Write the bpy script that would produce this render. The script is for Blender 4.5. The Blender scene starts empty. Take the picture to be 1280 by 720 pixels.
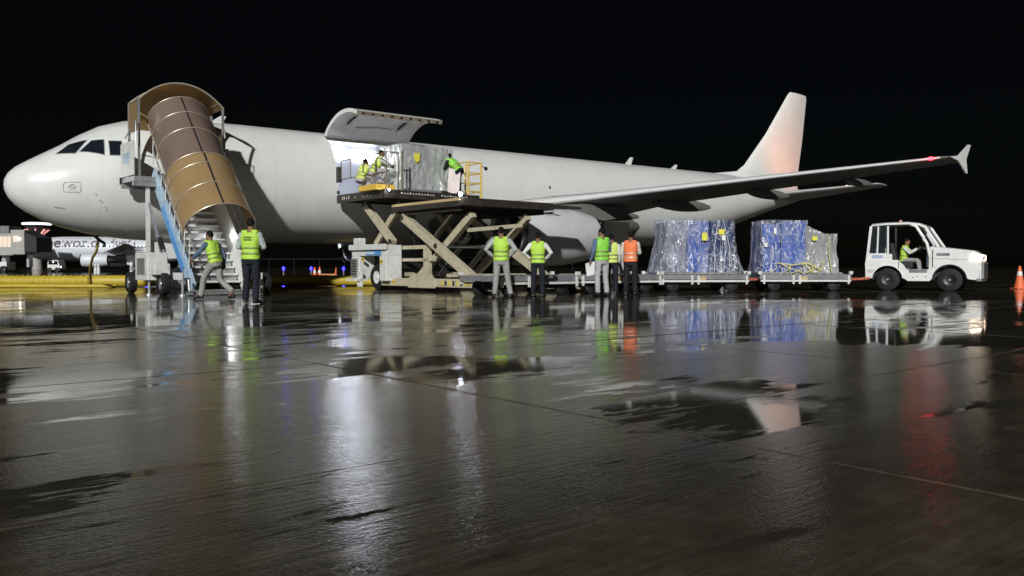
import bpy, bmesh, math, random
from mathutils import Vector, Matrix, noise
import numpy as np

random.seed(7)
R = math.radians
scene = bpy.context.scene
COL = scene.collection

# ------------------------------------------------------------------ camera, sky, sun, exposure
CAM_H, F_PX, HORIZON = 0.75, 1027.7, 334.2
cam_data = bpy.data.cameras.new("camera")
cam = bpy.data.objects.new("camera", cam_data); COL.objects.link(cam)
cam_data.sensor_width = 36.0
cam_data.lens = 36.0 * F_PX / 1280.0
cam_data.clip_start = 0.05
cam_data.clip_end = 6000.0
cam.location = (0, 0, CAM_H)
cam.rotation_euler = (R(90) - math.atan((360 - HORIZON) / F_PX), 0, 0)
scene.camera = cam

SUN_AZ, SUN_EL = R(188.0), R(24.0)            # the apron floodlights stand behind the photographer
world = bpy.data.worlds.new("World"); scene.world = world
world.use_nodes = True
wn = world.node_tree
wn.nodes.clear()
w_out = wn.nodes.new('ShaderNodeOutputWorld'); w_bg = wn.nodes.new('ShaderNodeBackground')
w_sky = wn.nodes.new('ShaderNodeTexSky')
w_sky.sky_type = 'NISHITA'; w_sky.sun_disc = False
w_sky.sun_elevation = SUN_EL; w_sky.sun_rotation = SUN_AZ
w_bg.inputs['Strength'].default_value = 0.00042
wn.links.new(w_sky.outputs[0], w_bg.inputs['Color']); wn.links.new(w_bg.outputs[0], w_out.inputs['Surface'])

sun_data = bpy.data.lights.new("sun", 'SUN')
sun_data.energy = 3.5
sun_data.angle = R(1.4)
sun_data.color = (0.99, 1.0, 0.985)
sun = bpy.data.objects.new("sun", sun_data); COL.objects.link(sun)
to_sun = Vector((math.sin(SUN_AZ) * math.cos(SUN_EL), math.cos(SUN_AZ) * math.cos(SUN_EL), math.sin(SUN_EL)))
sun.rotation_euler = to_sun.to_track_quat('Z', 'Y').to_euler()
sun.location = (-8, -60, 25)

vs = scene.view_settings
vs.view_transform = 'Standard'; vs.look = 'None'; vs.exposure = 0.0; vs.gamma = 1.0
vs.use_curve_mapping = False
scene.render.engine = 'CYCLES'
scene.cycles.max_bounces = 8
scene.cycles.transparent_max_bounces = 16
scene.cycles.caustics_reflective = True
scene.cycles.blur_glossy = 0.5
scene.cycles.sample_clamp_indirect = 6.0
scene.cycles.use_denoising = True

# ------------------------------------------------------------------ frames
TH = 0.69988                                    # heading of the freighter on the apron
NOSE = Vector((-15.13, 24.53))
UX, UY = math.cos(TH), math.sin(TH)
def W(s, l, z=0.0):                             # s metres aft of the nose, l metres out to port -> world
    return Vector((NOSE.x + UX * s + UY * l, NOSE.y + UY * s - UX * l, z))

# ------------------------------------------------------------------ materials
MATS = {}
def mat(name, color, rough=0.5, metal=0.0, var=0.12, scale=3.0, bump=0.0, bscale=40.0, coat=0.0, rvar=0.1,
        emit=None, estr=0.0, spec=0.5, stretch=None, alpha=1.0, trans=0.0, dirt=None, dirt_amt=0.0):
    if name in MATS: return MATS[name]
    m = bpy.data.materials.new(name); m.use_nodes = True
    nt = m.node_tree; N = nt.nodes; L = nt.links
    b = N['Principled BSDF']
    tc = N.new('ShaderNodeTexCoord'); mp = N.new('ShaderNodeMapping')
    L.new(tc.outputs['Object'], mp.inputs['Vector'])
    if stretch: mp.inputs['Scale'].default_value = stretch
    n1 = N.new('ShaderNodeTexNoise'); n1.inputs['Scale'].default_value = scale; n1.inputs['Detail'].default_value = 6
    L.new(mp.outputs[0], n1.inputs['Vector'])
    rp = N.new('ShaderNodeValToRGB')
    rp.color_ramp.elements[0].position = 0.3; rp.color_ramp.elements[1].position = 0.72
    c = color
    rp.color_ramp.elements[0].color = (c[0] * (1 - var), c[1] * (1 - var), c[2] * (1 - var), 1)
    rp.color_ramp.elements[1].color = (min(1, c[0] * (1 + var)), min(1, c[1] * (1 + var)), min(1, c[2] * (1 + var)), 1)
    L.new(n1.outputs['Fac'], rp.inputs['Fac'])
    colout = rp.outputs['Color']
    if dirt:
        n3 = N.new('ShaderNodeTexNoise'); n3.inputs['Scale'].default_value = scale * 2.7; n3.inputs['Detail'].default_value = 8
        n3.inputs['Roughness'].default_value = 0.7
        L.new(tc.outputs['Object'], n3.inputs['Vector'])
        r3 = N.new('ShaderNodeValToRGB'); r3.color_ramp.elements[0].position = 0.5; r3.color_ramp.elements[1].position = 0.75
        r3.color_ramp.elements[0].color = (0, 0, 0, 1); r3.color_ramp.elements[1].color = (dirt_amt,) * 3 + (1,)
        L.new(n3.outputs['Fac'], r3.inputs['Fac'])
        mx = N.new('ShaderNodeMix'); mx.data_type = 'RGBA'
        L.new(r3.outputs['Color'], mx.inputs[0]); L.new(colout, mx.inputs[6]); mx.inputs[7].default_value = (*dirt, 1)
        colout = mx.outputs[2]
    L.new(colout, b.inputs['Base Color'])
    mr = N.new('ShaderNodeMapRange'); mr.inputs['To Min'].default_value = max(0.02, rough - rvar); mr.inputs['To Max'].default_value = min(1, rough + rvar)
    L.new(n1.outputs['Fac'], mr.inputs['Value']); L.new(mr.outputs[0], b.inputs['Roughness'])
    b.inputs['Metallic'].default_value = metal
    b.inputs['Specular IOR Level'].default_value = spec
    b.inputs['Coat Weight'].default_value = coat
    b.inputs['Alpha'].default_value = alpha
    b.inputs['Transmission Weight'].default_value = trans
    if bump > 0:
        n2 = N.new('ShaderNodeTexNoise'); n2.inputs['Scale'].default_value = bscale; n2.inputs['Detail'].default_value = 4
        L.new(mp.outputs[0], n2.inputs['Vector'])
        bp = N.new('ShaderNodeBump'); bp.inputs['Strength'].default_value = bump; bp.inputs['Distance'].default_value = 0.02
        L.new(n2.outputs['Fac'], bp.inputs['Height']); L.new(bp.outputs[0], b.inputs['Normal'])
    if emit:
        b.inputs['Emission Color'].default_value = (*emit, 1); b.inputs['Emission Strength'].default_value = estr
    MATS[name] = m
    return m

WHITE_AIR = mat('aircraft_white_paint', (0.74, 0.75, 0.72), 0.34, var=0.035, scale=0.8, coat=0.25, dirt=(0.45, 0.43, 0.38), dirt_amt=0.18, bump=0.02, bscale=2.0)
def fuselage_paint():
    m = WHITE_AIR.copy(); m.name = 'fuselage_white_paint'
    nt = m.node_tree; N = nt.nodes; L = nt.links; b = N['Principled BSDF']
    src = b.inputs['Base Color'].links[0].from_socket
    tc = N.new('ShaderNodeTexCoord'); sp = N.new('ShaderNodeSeparateXYZ'); L.new(tc.outputs['Object'], sp.inputs[0])
    def M(op, a, c=None):
        n = N.new('ShaderNodeMath'); n.operation = op
        for k, x in enumerate((a, c)):
            if x is None: continue
            if isinstance(x, (int, float)): n.inputs[k].default_value = x
            else: L.new(x, n.inputs[k])
        return n.outputs[0]
    ring = M('LESS_THAN', M('FRACT', M('DIVIDE', M('ADD', sp.outputs['X'], .35), 2.67)), .012)      # frame joints
    ang = M('ARCTAN2', M('SUBTRACT', sp.outputs['Z'], 3.75), sp.outputs['Y'])
    lap = M('LESS_THAN', M('FRACT', M('MULTIPLY', ang, 2.55)), .020)                                # lap joints
    seam = M('MULTIPLY', M('MAXIMUM', ring, lap), .09)
    mp = N.new('ShaderNodeMapping'); mp.inputs['Scale'].default_value = (2.2, .5, .22); L.new(tc.outputs['Object'], mp.inputs['Vector'])
    st = N.new('ShaderNodeTexNoise'); st.inputs['Scale'].default_value = 1.6; st.inputs['Detail'].default_value = 7; st.inputs['Roughness'].default_value = .65; L.new(mp.outputs[0], st.inputs['Vector'])
    mr = N.new('ShaderNodeMapRange'); mr.inputs['From Min'].default_value = .48; mr.inputs['From Max'].default_value = .75; mr.inputs['To Max'].default_value = .07; L.new(st.outputs['Fac'], mr.inputs['Value'])
    f = M('ADD', seam, mr.outputs[0])
    mx = N.new('ShaderNodeMix'); mx.data_type = 'RGBA'; L.new(f, mx.inputs[0]); L.new(src, mx.inputs[6]); mx.inputs[7].default_value = (.26, .25, .22, 1)
    L.new(mx.outputs[2], b.inputs['Base Color'])
    return m
FUS_PAINT = fuselage_paint()
GREY_WING = mat('wing_grey_paint', (0.17, 0.163, 0.155), 0.42, var=0.08, scale=1.2, dirt=(0.16, 0.14, 0.12), dirt_amt=0.5)
NACELLE = mat('nacelle_paint', (0.62, 0.62, 0.64), 0.33, var=0.05, scale=1.4, coat=0.2, dirt=(0.3, 0.25, 0.22), dirt_amt=0.35)
LIP_METAL = mat('inlet_lip_metal', (0.45, 0.47, 0.52), 0.28, metal=1.0, var=0.05)
DARK_METAL = mat('dark_metal', (0.06, 0.06, 0.065), 0.45, metal=0.7, var=0.3)
BLACK = mat('black_rubber', (0.010, 0.010, 0.011), 0.75, var=0.3, scale=8, bump=0.2, bscale=60)
GLASS_DARK = mat('cockpit_glass', (0.012, 0.015, 0.022), 0.06, var=0.2, spec=0.8)
SLAT = mat('slat_grey', (0.62, 0.62, 0.62), 0.4, var=.05)
LINER = mat('hold_liner', (0.30, 0.31, 0.335), 0.45, var=0.04, bump=0.05, bscale=6)
DOOR_IN = mat('door_inner_panel', (0.70, 0.65, 0.62), 0.5, var=0.08, scale=2)
EDGE_BROWN = mat('door_edge_primer', (0.30, 0.25, 0.17), 0.6, var=0.3, scale=5)
STEEL = mat('galvanised_steel', (0.52, 0.53, 0.53), 0.38, metal=0.65, var=0.15, scale=6, dirt=(0.2, 0.17, 0.13), dirt_amt=0.4)
WHITE_EQ = mat('equipment_white_paint', (0.66, 0.67, 0.64), 0.42, var=0.08, scale=2.5, dirt=(0.28, 0.22, 0.15), dirt_amt=0.55, bump=0.04, bscale=12)
CREAM_EQ = mat('loader_cream_paint', (0.50, 0.45, 0.32), 0.45, var=0.1, scale=2.5, dirt=(0.22, 0.16, 0.10), dirt_amt=0.7, bump=0.05, bscale=12)
LOADER_DARK = mat('loader_deck_dark', (0.045, 0.038, 0.032), 0.5, metal=0.3, var=0.35, scale=4, dirt=(0.18, 0.15, 0.10), dirt_amt=0.4)
YELLOW = mat('safety_yellow', (0.72, 0.47, 0.06), 0.45, var=0.12, scale=5, dirt=(0.25, 0.17, 0.06), dirt_amt=0.5)
BLUE_EQ = mat('stair_blue_paint', (0.10, 0.30, 0.62), 0.4, var=0.15, scale=3, dirt=(0.5, 0.55, 0.6), dirt_amt=0.35)
PALEBLUE = mat('stair_pale_blue', (0.36, 0.49, 0.62), 0.38, var=0.2, scale=3, dirt=(.5, .52, .53), dirt_amt=.6)
TREAD = mat('stair_tread', (0.42, 0.43, 0.43), 0.35, metal=0.5, var=0.2, scale=5)
ORANGE_CONE = mat('cone_orange', (0.80, 0.16, 0.06), 0.55, var=0.1, scale=8)
CONE_WHITE = mat('cone_band', (0.75, 0.75, 0.75), 0.4)
DUCT_YELLOW = mat('duct_yellow', (0.50, 0.37, 0.03), 0.5, var=0.12, scale=4, dirt=(0.28, 0.2, 0.05), dirt_amt=0.5)
TAN_STRAP = mat('tan_strap', (0.5, 0.36, 0.18), 0.7)
RED_EQ = mat('drawbar_red', (0.50, 0.13, 0.08), 0.5, var=0.2, scale=6)
DOLLY_GREY = mat('dolly_grey_paint', (0.27, 0.27, 0.29), 0.42, metal=0.3, var=0.15, scale=3, dirt=(0.2, 0.15, 0.1), dirt_amt=0.5)
FOIL = None

# ------------------------------------------------------------------ mesh builder
class MB:
    def __init__(self, xf=None):
        self.v, self.f, self.xf = [], [], xf
    def add(self, vs, fs):
        o = len(self.v)
        self.v += [Vector(self.xf(*p)) if self.xf else Vector(p) for p in vs]
        self.f += [tuple(i + o for i in f) for f in fs]
        return self
    def box(self, x0, x1, y0, y1, z0, z1):
        p = [(x, y, z) for z in (z0, z1) for y in (y0, y1) for x in (x0, x1)]
        return self.add(p, [(0, 2, 3, 1), (4, 5, 7, 6), (0, 1, 5, 4), (2, 6, 7, 3), (0, 4, 6, 2), (1, 3, 7, 5)])
    def beam(self, a, b, w, h, up=(0, 0, 1), w2=None, h2=None):
        a, b = Vector(a), Vector(b); d = (b - a).normalized(); up = Vector(up)
        if abs(d.dot(up)) > 0.98: up = Vector((1, 0, 0))
        sd = d.cross(up).normalized(); u2 = sd.cross(d).normalized()
        w2 = w if w2 is None else w2; h2 = h if h2 is None else h2
        p = []
        for c, ww, hh in ((a, w, h), (b, w2, h2)):
            for i, j in ((-1, -1), (1, -1), (1, 1), (-1, 1)):
                p.append(c + sd * (i * ww / 2) + u2 * (j * hh / 2))
        return self.add(p, [(0, 3, 2, 1), (4, 5, 6, 7), (0, 1, 5, 4), (1, 2, 6, 5), (2, 3, 7, 6), (3, 0, 4, 7)])
    def tube(self, pts, r, n=8, caps=True):
        pts = [Vector(p) for p in pts]; rs = r if isinstance(r, (list, tuple)) else [r] * len(pts)
        P, F = [], []
        ref = None
        for i, p in enumerate(pts):
            d = (pts[min(i + 1, len(pts) - 1)] - pts[max(i - 1, 0)]).normalized()
            if ref is None:
                ref = Vector((0, 0, 1)) if abs(d.z) < 0.9 else Vector((1, 0, 0))
            sd = d.cross(ref).normalized(); u2 = sd.cross(d).normalized(); ref = u2
            for k in range(n):
                a = 2 * math.pi * k / n
                P.append(p + (sd * math.cos(a) + u2 * math.sin(a)) * rs[i])
        for i in range(len(pts) - 1):
            for k in range(n):
                F.append((i * n + k, i * n + (k + 1) % n, (i + 1) * n + (k + 1) % n, (i + 1) * n + k))
        if caps:
            F.append(tuple(range(n - 1, -1, -1))); F.append(tuple((len(pts) - 1) * n + k for k in range(n)))
        return self.add(P, F)
    def loft(self, rings, caps=True, closed=True):
        n = len(rings[0]); P = [p for r in rings for p in r]; F = []
        for i in range(len(rings) - 1):
            for k in range(n if closed else n - 1):
                F.append((i * n + k, i * n + (k + 1) % n, (i + 1) * n + (k + 1) % n, (i + 1) * n + k))
        if caps:
            F.append(tuple(range(n - 1, -1, -1))); F.append(tuple((len(rings) - 1) * n + k for k in range(n)))
        return self.add(P, F)
    def lathe(self, prof, origin, axis='x', n=32, caps=False):
        # prof: list of (axial, radius)
        o = Vector(origin); rings = []
        for a, r in prof:
            ring = []
            for k in range(n):
                t = 2 * math.pi * k / n; c, s = r * math.cos(t), r * math.sin(t)
                ring.append(o + (Vector((a, c, s)) if axis == 'x' else Vector((c, a, s)) if axis == 'y' else Vector((c, s, a))))
            rings.append(ring)
        return self.loft(rings, caps=caps)
    def prism(self, poly, axis, a0, a1):
        def mk(p, a):
            return (p[0], a, p[1]) if axis == 'y' else (a, p[0], p[1]) if axis == 'x' else (p[0], p[1], a)
        n = len(poly)
        P = [mk(p, a0) for p in poly] + [mk(p, a1) for p in poly]
        F = [tuple(range(n - 1, -1, -1)), tuple(range(n, 2 * n))] + [(k, (k + 1) % n, n + (k + 1) % n, n + k) for k in range(n)]
        return self.add(P, F)
    def sheet(self, fn, nu, nv):
        P = [fn(i / nu, j / nv) for j in range(nv + 1) for i in range(nu + 1)]
        F = [(j * (nu + 1) + i, j * (nu + 1) + i + 1, (j + 1) * (nu + 1) + i + 1, (j + 1) * (nu + 1) + i) for j in range(nv) for i in range(nu)]
        return self.add(P, F)
    def build(self, name, material, parent=None, smooth=False, bevel=0.0, recalc=True, split=None):
        me = bpy.data.meshes.new(name)
        me.from_pydata([tuple(v) for v in self.v], [], self.f)
        if recalc:
            bm = bmesh.new(); bm.from_mesh(me); bmesh.ops.recalc_face_normals(bm, faces=bm.faces); bm.to_mesh(me); bm.free()
        me.materials.append(material)
        ob = bpy.data.objects.new(name, me); COL.objects.link(ob)
        if smooth:
            me.polygons.foreach_set('use_smooth', [True] * len(me.polygons))
            me.set_sharp_from_angle(angle=R(split if split else 40))
        if bevel:
            md = ob.modifiers.new('bevel', 'BEVEL'); md.width = bevel; md.segments = 2; md.limit_method = 'ANGLE'
        if parent: ob.parent = parent
        return ob

def tag(o, label, cat, group=None):
    o['label'] = label; o['category'] = cat
    if group: o['group'] = group
    return o
def empty(name, loc=(0, 0, 0), rz=0.0, label=None, cat=None, group=None):
    o = bpy.data.objects.new(name, None); COL.objects.link(o)
    o.empty_display_size = 0.3
    o.location = loc; o.rotation_euler = (0, 0, rz)
    if label: tag(o, label, cat, group)
    return o
def copy_tree(o, parent=None):
    c = o.copy(); COL.objects.link(c); c.parent = parent
    for ch in list(o.children): copy_tree(ch, c)
    return c
def structure(o):
    o['kind'] = 'structure'; return o
def lerp(a, b, t): return a + (b - a) * t
def interp(x, xs, ys):
    return float(np.interp(x, xs, ys))
def lamp(name, kind, loc, energy, color, parent=None, size=0.05, spot=None, target=None, blend=0.5):
    d = bpy.data.lights.new(name, kind); d.energy = energy; d.color = color
    d.shadow_soft_size = size
    if spot: d.spot_size = spot; d.spot_blend = blend
    o = bpy.data.objects.new(name, d); COL.objects.link(o); o.location = loc
    if target is not None:
        o.rotation_euler = (Vector(target) - Vector(loc)).to_track_quat('-Z', 'Y').to_euler()
    if parent: o.parent = parent
    return o

# ------------------------------------------------------------------ wet concrete apron
def make_ground_material():
    m = bpy.data.materials.new('wet_concrete'); m.use_nodes = True
    nt = m.node_tree; N = nt.nodes; L = nt.links; b = N['Principled BSDF']
    geo = N.new('ShaderNodeNewGeometry')
    rot = N.new('ShaderNodeMapping'); rot.vector_type = 'TEXTURE'; rot.inputs['Rotation'].default_value = (0, 0, TH)
    L.new(geo.outputs['Position'], rot.inputs['Vector'])          # x along the slabs, y across them
    def scaled(sx, sy):
        q = N.new('ShaderNodeMapping'); q.inputs['Scale'].default_value = (sx, sy, 1); L.new(rot.outputs[0], q.inputs['Vector']); return q.outputs[0]
    def nz(vec, scale, detail=4, rough=0.55, dist=0.0):
        n = N.new('ShaderNodeTexNoise'); n.inputs['Scale'].default_value = scale; n.inputs['Detail'].default_value = detail
        n.inputs['Roughness'].default_value = rough; n.inputs['Distortion'].default_value = dist
        L.new(vec, n.inputs['Vector']); return n.outputs['Fac']
    def math_(op, a, bb, clamp=False):
        n = N.new('ShaderNodeMath'); n.operation = op; n.use_clamp = clamp
        for k, x in enumerate((a, bb)):
            if isinstance(x, (int, float)): n.inputs[k].default_value = x
            else: L.new(x, n.inputs[k])
        return n.outputs[0]
    def ramp(x, lo, hi, a=0.0, bb=1.0, smooth=True):
        n = N.new('ShaderNodeMapRange'); n.interpolation_type = 'SMOOTHSTEP' if smooth else 'LINEAR'
        n.inputs['From Min'].default_value = lo; n.inputs['From Max'].default_value = hi
        n.inputs['To Min'].default_value = a; n.inputs['To Max'].default_value = bb
        L.new(x, n.inputs['Value']); return n.outputs[0]
    sep = N.new('ShaderNodeSeparateXYZ'); L.new(rot.outputs[0], sep.inputs[0])
    # puddles: standing water lies in the low lanes; streaky along the broom direction
    big = nz(scaled(0.16, 0.42), 1.0, 6, 0.6, 0.4)
    mid = nz(scaled(0.7, 2.6), 1.0, 5, 0.62, 0.5)
    wsep = N.new('ShaderNodeSeparateXYZ'); L.new(geo.outputs['Position'], wsep.inputs[0])
    lane = ramp(wsep.outputs['Y'], 4.6, 9.0, 0.012, 0.10)           # the apron falls towards the stand
    basins = None                                                  # hollows in the concrete that hold standing water
    for (cx, cy, rx, ry, k) in ((1.1, 4.75, 1.0, 1.4, .135), (-.55, 6.1, 1.5, 1.15, .15), (-3.1, 5.3, 2.0, .95, .13), (5.2, 8.6, 2.6, 1.5, .12), (-6.5, 11.5, 3.5, 1.6, .12), (3.6, 14.0, 6.0, 3.0, .10), (10.5, 21.0, 6.0, 3.2, .14), (2.5, 3.4, .7, .35, .10), (-1.9, 2.6, .35, .18, .08)):
        dx = math_('DIVIDE', math_('SUBTRACT', wsep.outputs['X'], cx), rx); dy = math_('DIVIDE', math_('SUBTRACT', wsep.outputs['Y'], cy), ry)
        dd = math_('SQRT', math_('ADD', math_('MULTIPLY', dx, dx), math_('MULTIPLY', dy, dy)), 0.0)
        q = ramp(dd, 0.35, 1.15, k, 0.0)
        basins = q if basins is None else math_('MAXIMUM', basins, q)
    fine = nz(scaled(2.0, 7.5), 1.0, 6, 0.65, 0.6)
    low = math_('ADD', math_('MULTIPLY', big, 0.50), math_('ADD', math_('MULTIPLY', mid, 0.48), math_('MULTIPLY', fine, 0.34)))
    low = math_('ADD', math_('SUBTRACT', low, 0.16), math_('ADD', lane, basins))
    puddle = ramp(low, 0.545, 0.630)
    # relief: broom lines, pits, sand grain (all centred on zero so the water edge stays level)
    broom = nz(scaled(1.6, 34.0), 1.0, 5, 0.6, 0.6)
    broom2 = nz(scaled(0.6, 5.0), 1.0, 4, 0.55, 0.8)
    grain = nz(scaled(1.0, 1.6), 70.0, 3, 0.6)
    pits = nz(scaled(1.0, 2.2), 14.0, 5, 0.65)
    ripple = nz(scaled(0.7, 1.4), 1.6, 2, 0.5, 0.3)
    dry = math_('SUBTRACT', 1.0, puddle)
    def c0(x, k): return math_('MULTIPLY', math_('SUBTRACT', x, 0.5), k)
    h = math_('ADD', c0(broom, 0.75), math_('ADD', c0(grain, 0.75), c0(pits, 0.55)))
    h = math_('ADD', h, c0(broom2, 0.3))
    h = math_('ADD', math_('MULTIPLY', h, math_('ADD', math_('MULTIPLY', dry, 0.95), 0.05)), math_('MULTIPLY', ripple, 0.22))
    bp = N.new('ShaderNodeBump'); bp.inputs['Strength'].default_value = 0.125; bp.inputs['Distance'].default_value = 0.012
    L.new(h, bp.inputs['Height']); L.new(bp.outputs[0], b.inputs['Normal'])
    # roughness
    rr = math_('ADD', ramp(mid, 0.3, 0.7, 0.04, 0.13, False), math_('MULTIPLY', pits, 0.06))
    mx = N.new('ShaderNodeMix'); mx.data_type = 'FLOAT'
    L.new(puddle, mx.inputs[0]); L.new(rr, mx.inputs[2]); mx.inputs[3].default_value = 0.035
    L.new(mx.outputs[0], b.inputs['Roughness'])
    # colour: damp concrete with oil and rubber stains
    stain = nz(scaled(0.45, 0.8), 1.0, 8, 0.68, 0.4)
    spots = nz(scaled(1.0, 1.3), 5.5, 6, 0.7, 0.2)
    cr = N.new('ShaderNodeValToRGB'); e = cr.color_ramp.elements
    e[0].position = 0.36; e[0].color = (0.030, 0.025, 0.017, 1); e[1].position = 0.66; e[1].color = (0.125, 0.108, 0.076, 1)
    mid_e = cr.color_ramp.elements.new(0.5); mid_e.color = (0.064, 0.055, 0.039, 1)
    L.new(math_('ADD', math_('MULTIPLY', stain, 0.45), math_('ADD', math_('MULTIPLY', broom, 0.25), math_('MULTIPLY', spots, 0.30))), cr.inputs['Fac'])
    dk = N.new('ShaderNodeMix'); dk.data_type = 'RGBA'; L.new(math_('MULTIPLY', puddle, 0.5), dk.inputs[0])
    L.new(cr.outputs[0], dk.inputs[6]); dk.inputs[7].default_value = (0.028, 0.025, 0.020, 1)
    L.new(dk.outputs[2], b.inputs['Base Color'])
    b.inputs['IOR'].default_value = 1.48
    b.inputs['Specular IOR Level'].default_value = 0.5
    return m
GROUND = make_ground_material()
g = MB(); g.box(-2500, 2500, -400, 4500, -0.5, -0.014)
ground = structure(g.build('apron_ground', GROUND))
# concrete slabs with open joints, parallel to the parked freighter
SL_S, SL_N, GAP = 3.46, 3.16, 0.013
slab_me = None
count = 0
for i in range(-8, 16):
    for j in range(-2, 14):
        s0, n0 = -0.5 + i * SL_S, -0.43 + j * SL_N
        cs, cn = s0 + SL_S / 2, n0 + SL_N / 2
        X = UX * cs - UY * cn; Y = UY * cs + UX * cn
        if Y < -1.5 or Y > 30 or abs(X) > 0.62 * Y + 4.2: continue
        if slab_me is None:
            sb = MB(); sb.box(-(SL_S - GAP) / 2, (SL_S - GAP) / 2, -(SL_N - GAP) / 2, (SL_N - GAP) / 2, -0.03, 0.0)
            o = sb.build('concrete_slab', GROUND, ground); slab_me = o.data
            bm = bmesh.new(); bm.from_mesh(slab_me)
            bmesh.ops.bevel(bm, geom=[ed for ed in bm.edges if all(v.co.z > -0.001 for v in ed.verts)], offset=0.004, segments=1, affect='EDGES')
            bm.to_mesh(slab_me); bm.free()
        else:
            o = bpy.data.objects.new('concrete_slab', slab_me); COL.objects.link(o); o.parent = ground
        o.location = (X, Y, random.uniform(-0.0015, 0.0015)); o.rotation_euler = (random.uniform(-1, 1) * 0.0008, random.uniform(-1, 1) * 0.0008, TH)
        count += 1

# ------------------------------------------------------------------ airliners
def fuselage_shape(L=44.5, plug=0.0):
    """tables along s: top, bottom, half width, height of widest line, relative to the axis"""
    S = [0, .03, .12, .3, .6, 1.0, 1.5, 2.0, 2.6, 3.3, 4.2, 5.5, 7.0]
    T = [-.38, -.2, -.02, .16, .36, .60, .90, 1.24, 1.58, 1.81, 1.96, 2.05, 2.07]
    B = [-.38, -.56, -.76, -.98, -1.2, -1.42, -1.62, -1.76, -1.88, -1.97, -2.03, -2.07, -2.07]
    HW = [0.002, .2, .41, .64, .88, 1.10, 1.31, 1.47, 1.62, 1.75, 1.88, 1.96, 1.975]
    ZW = [-.38, -.38, -.38, -.38, -.37, -.36, -.33, -.29, -.23, -.16, -.08, -.02, 0]
    e = L - 44.5
    for s, t, bo, h, zw in ((29.0, 2.07, -2.07, 1.975, 0), (31.5, 2.07, -1.86, 1.96, .06), (34, 2.07, -1.38, 1.86, .25), (36.5, 2.05, -.78, 1.62, .5),
                            (39, 1.98, -.18, 1.25, .78), (41.5, 1.84, .4, .82, 1.0), (43.5, 1.62, .82, .42, 1.18), (44.2, 1.46, 1.0, .2, 1.23)):
        S.append(s + e); T.append(t); B.append(bo); HW.append(h); ZW.append(zw)
    return S, T, B, HW, ZW

class Airframe:
    def __init__(self, L=44.5, z0=3.60, slope=0.0122):
        self.tab = fuselage_shape(L); self.z0, self.slope, self.L = z0, slope, L
    def zc(self, s): return self.z0 + self.slope * s
    def P(self, s, phi, inset=0.0):
        S, T, B, HW, ZW = self.tab
        t, bo, h, zw = interp(s, S, T), interp(s, S, B), interp(s, S, HW), interp(s, S, ZW)
        h, t, bo = max(h - inset, .001), t - inset, bo + inset
        c, sn = math.cos(R(phi)), math.sin(R(phi))
        z = zw + (t - zw) * sn if sn > 0 else zw + (zw - bo) * sn
        return (s, h * c, self.zc(s) + z)             # (s, l, z)

XL = lambda s, l, z: (s, -l, z)                       # aircraft frame -> local axes of its empty

def airfoil(n=10, t=0.12):
    up, lo = [], []
    for k in range(n + 1):
        x = 0.5 * (1 - math.cos(math.pi * k / n))
        y = 5 * t * (0.2969 * math.sqrt(x) - 0.126 * x - 0.3516 * x * x + 0.2843 * x ** 3 - 0.1036 * x ** 4)
        cam_ = 0.018 * math.sin(math.pi * x)
        up.append((x, y + cam_)); lo.append((x, -y * 0.85 + cam_))
    return up[::-1] + lo[1:-1]                        # TE -> LE over the top, back below

def surf_loft(mb, stations, t0, t1, side=1, vertical=False, n=10):
    """stations: (span, LE s, chord, z or l offset, thickness ratio)"""
    rings = []
    for sp, le, ch, zz, t in stations:
        rg = []
        for x, y in airfoil(n, t):
            if vertical: rg.append((le + x * ch, y * ch, sp))
            else: rg.append((le + x * ch, side * sp, zz + y * ch - 0.03 * x * ch))
        rings.append(rg)
    return mb.loft(rings)

def canoe(mb, s0, s1, l, z, w, h, side):
    rings = []
    for k in range(9):
        t = k / 8; r = math.sin(math.pi * min(1, t * 0.93 + 0.03)) ** 0.65
        rings.append([(lerp(s0, s1, t), side * (l + w * r * math.cos(a)), z + 0.25 * (t - .5) * 0 - h * 0.35 + h * r * math.sin(a)) for a in [2 * math.pi * i / 10 for i in range(10)]])
    return mb.loft(rings)

def wing_le(l): return 16.3 + 0.545 * (l - 2.0)
def wing_z(l): return 3.08 + 0.089 * (l - 2.0)

def add_wheel(parent, s, l, r, w, xf=XL, hub=STEEL, axis='y'):
    m = MB(xf); m.lathe([(-w / 2, r * .55), (-w / 2, r * .9), (-w * .36, r), (w * .36, r), (w / 2, r * .9), (w / 2, r * .55)], (s, l, r), axis, 24)
    t = m.build('tyre', BLACK, parent, smooth=True, split=35)
    h = MB(xf); h.lathe([(-w * .42, .001), (-w * .42, r * .2), (-w * .3, r * .25), (-w * .38, r * .56), (w * .38, r * .56), (w * .3, r * .25), (w * .42, r * .2), (w * .42, .001)], (s, l, r), axis, 20)
    h.build('rim', hub, t, smooth=True, split=30)
    return t

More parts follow.
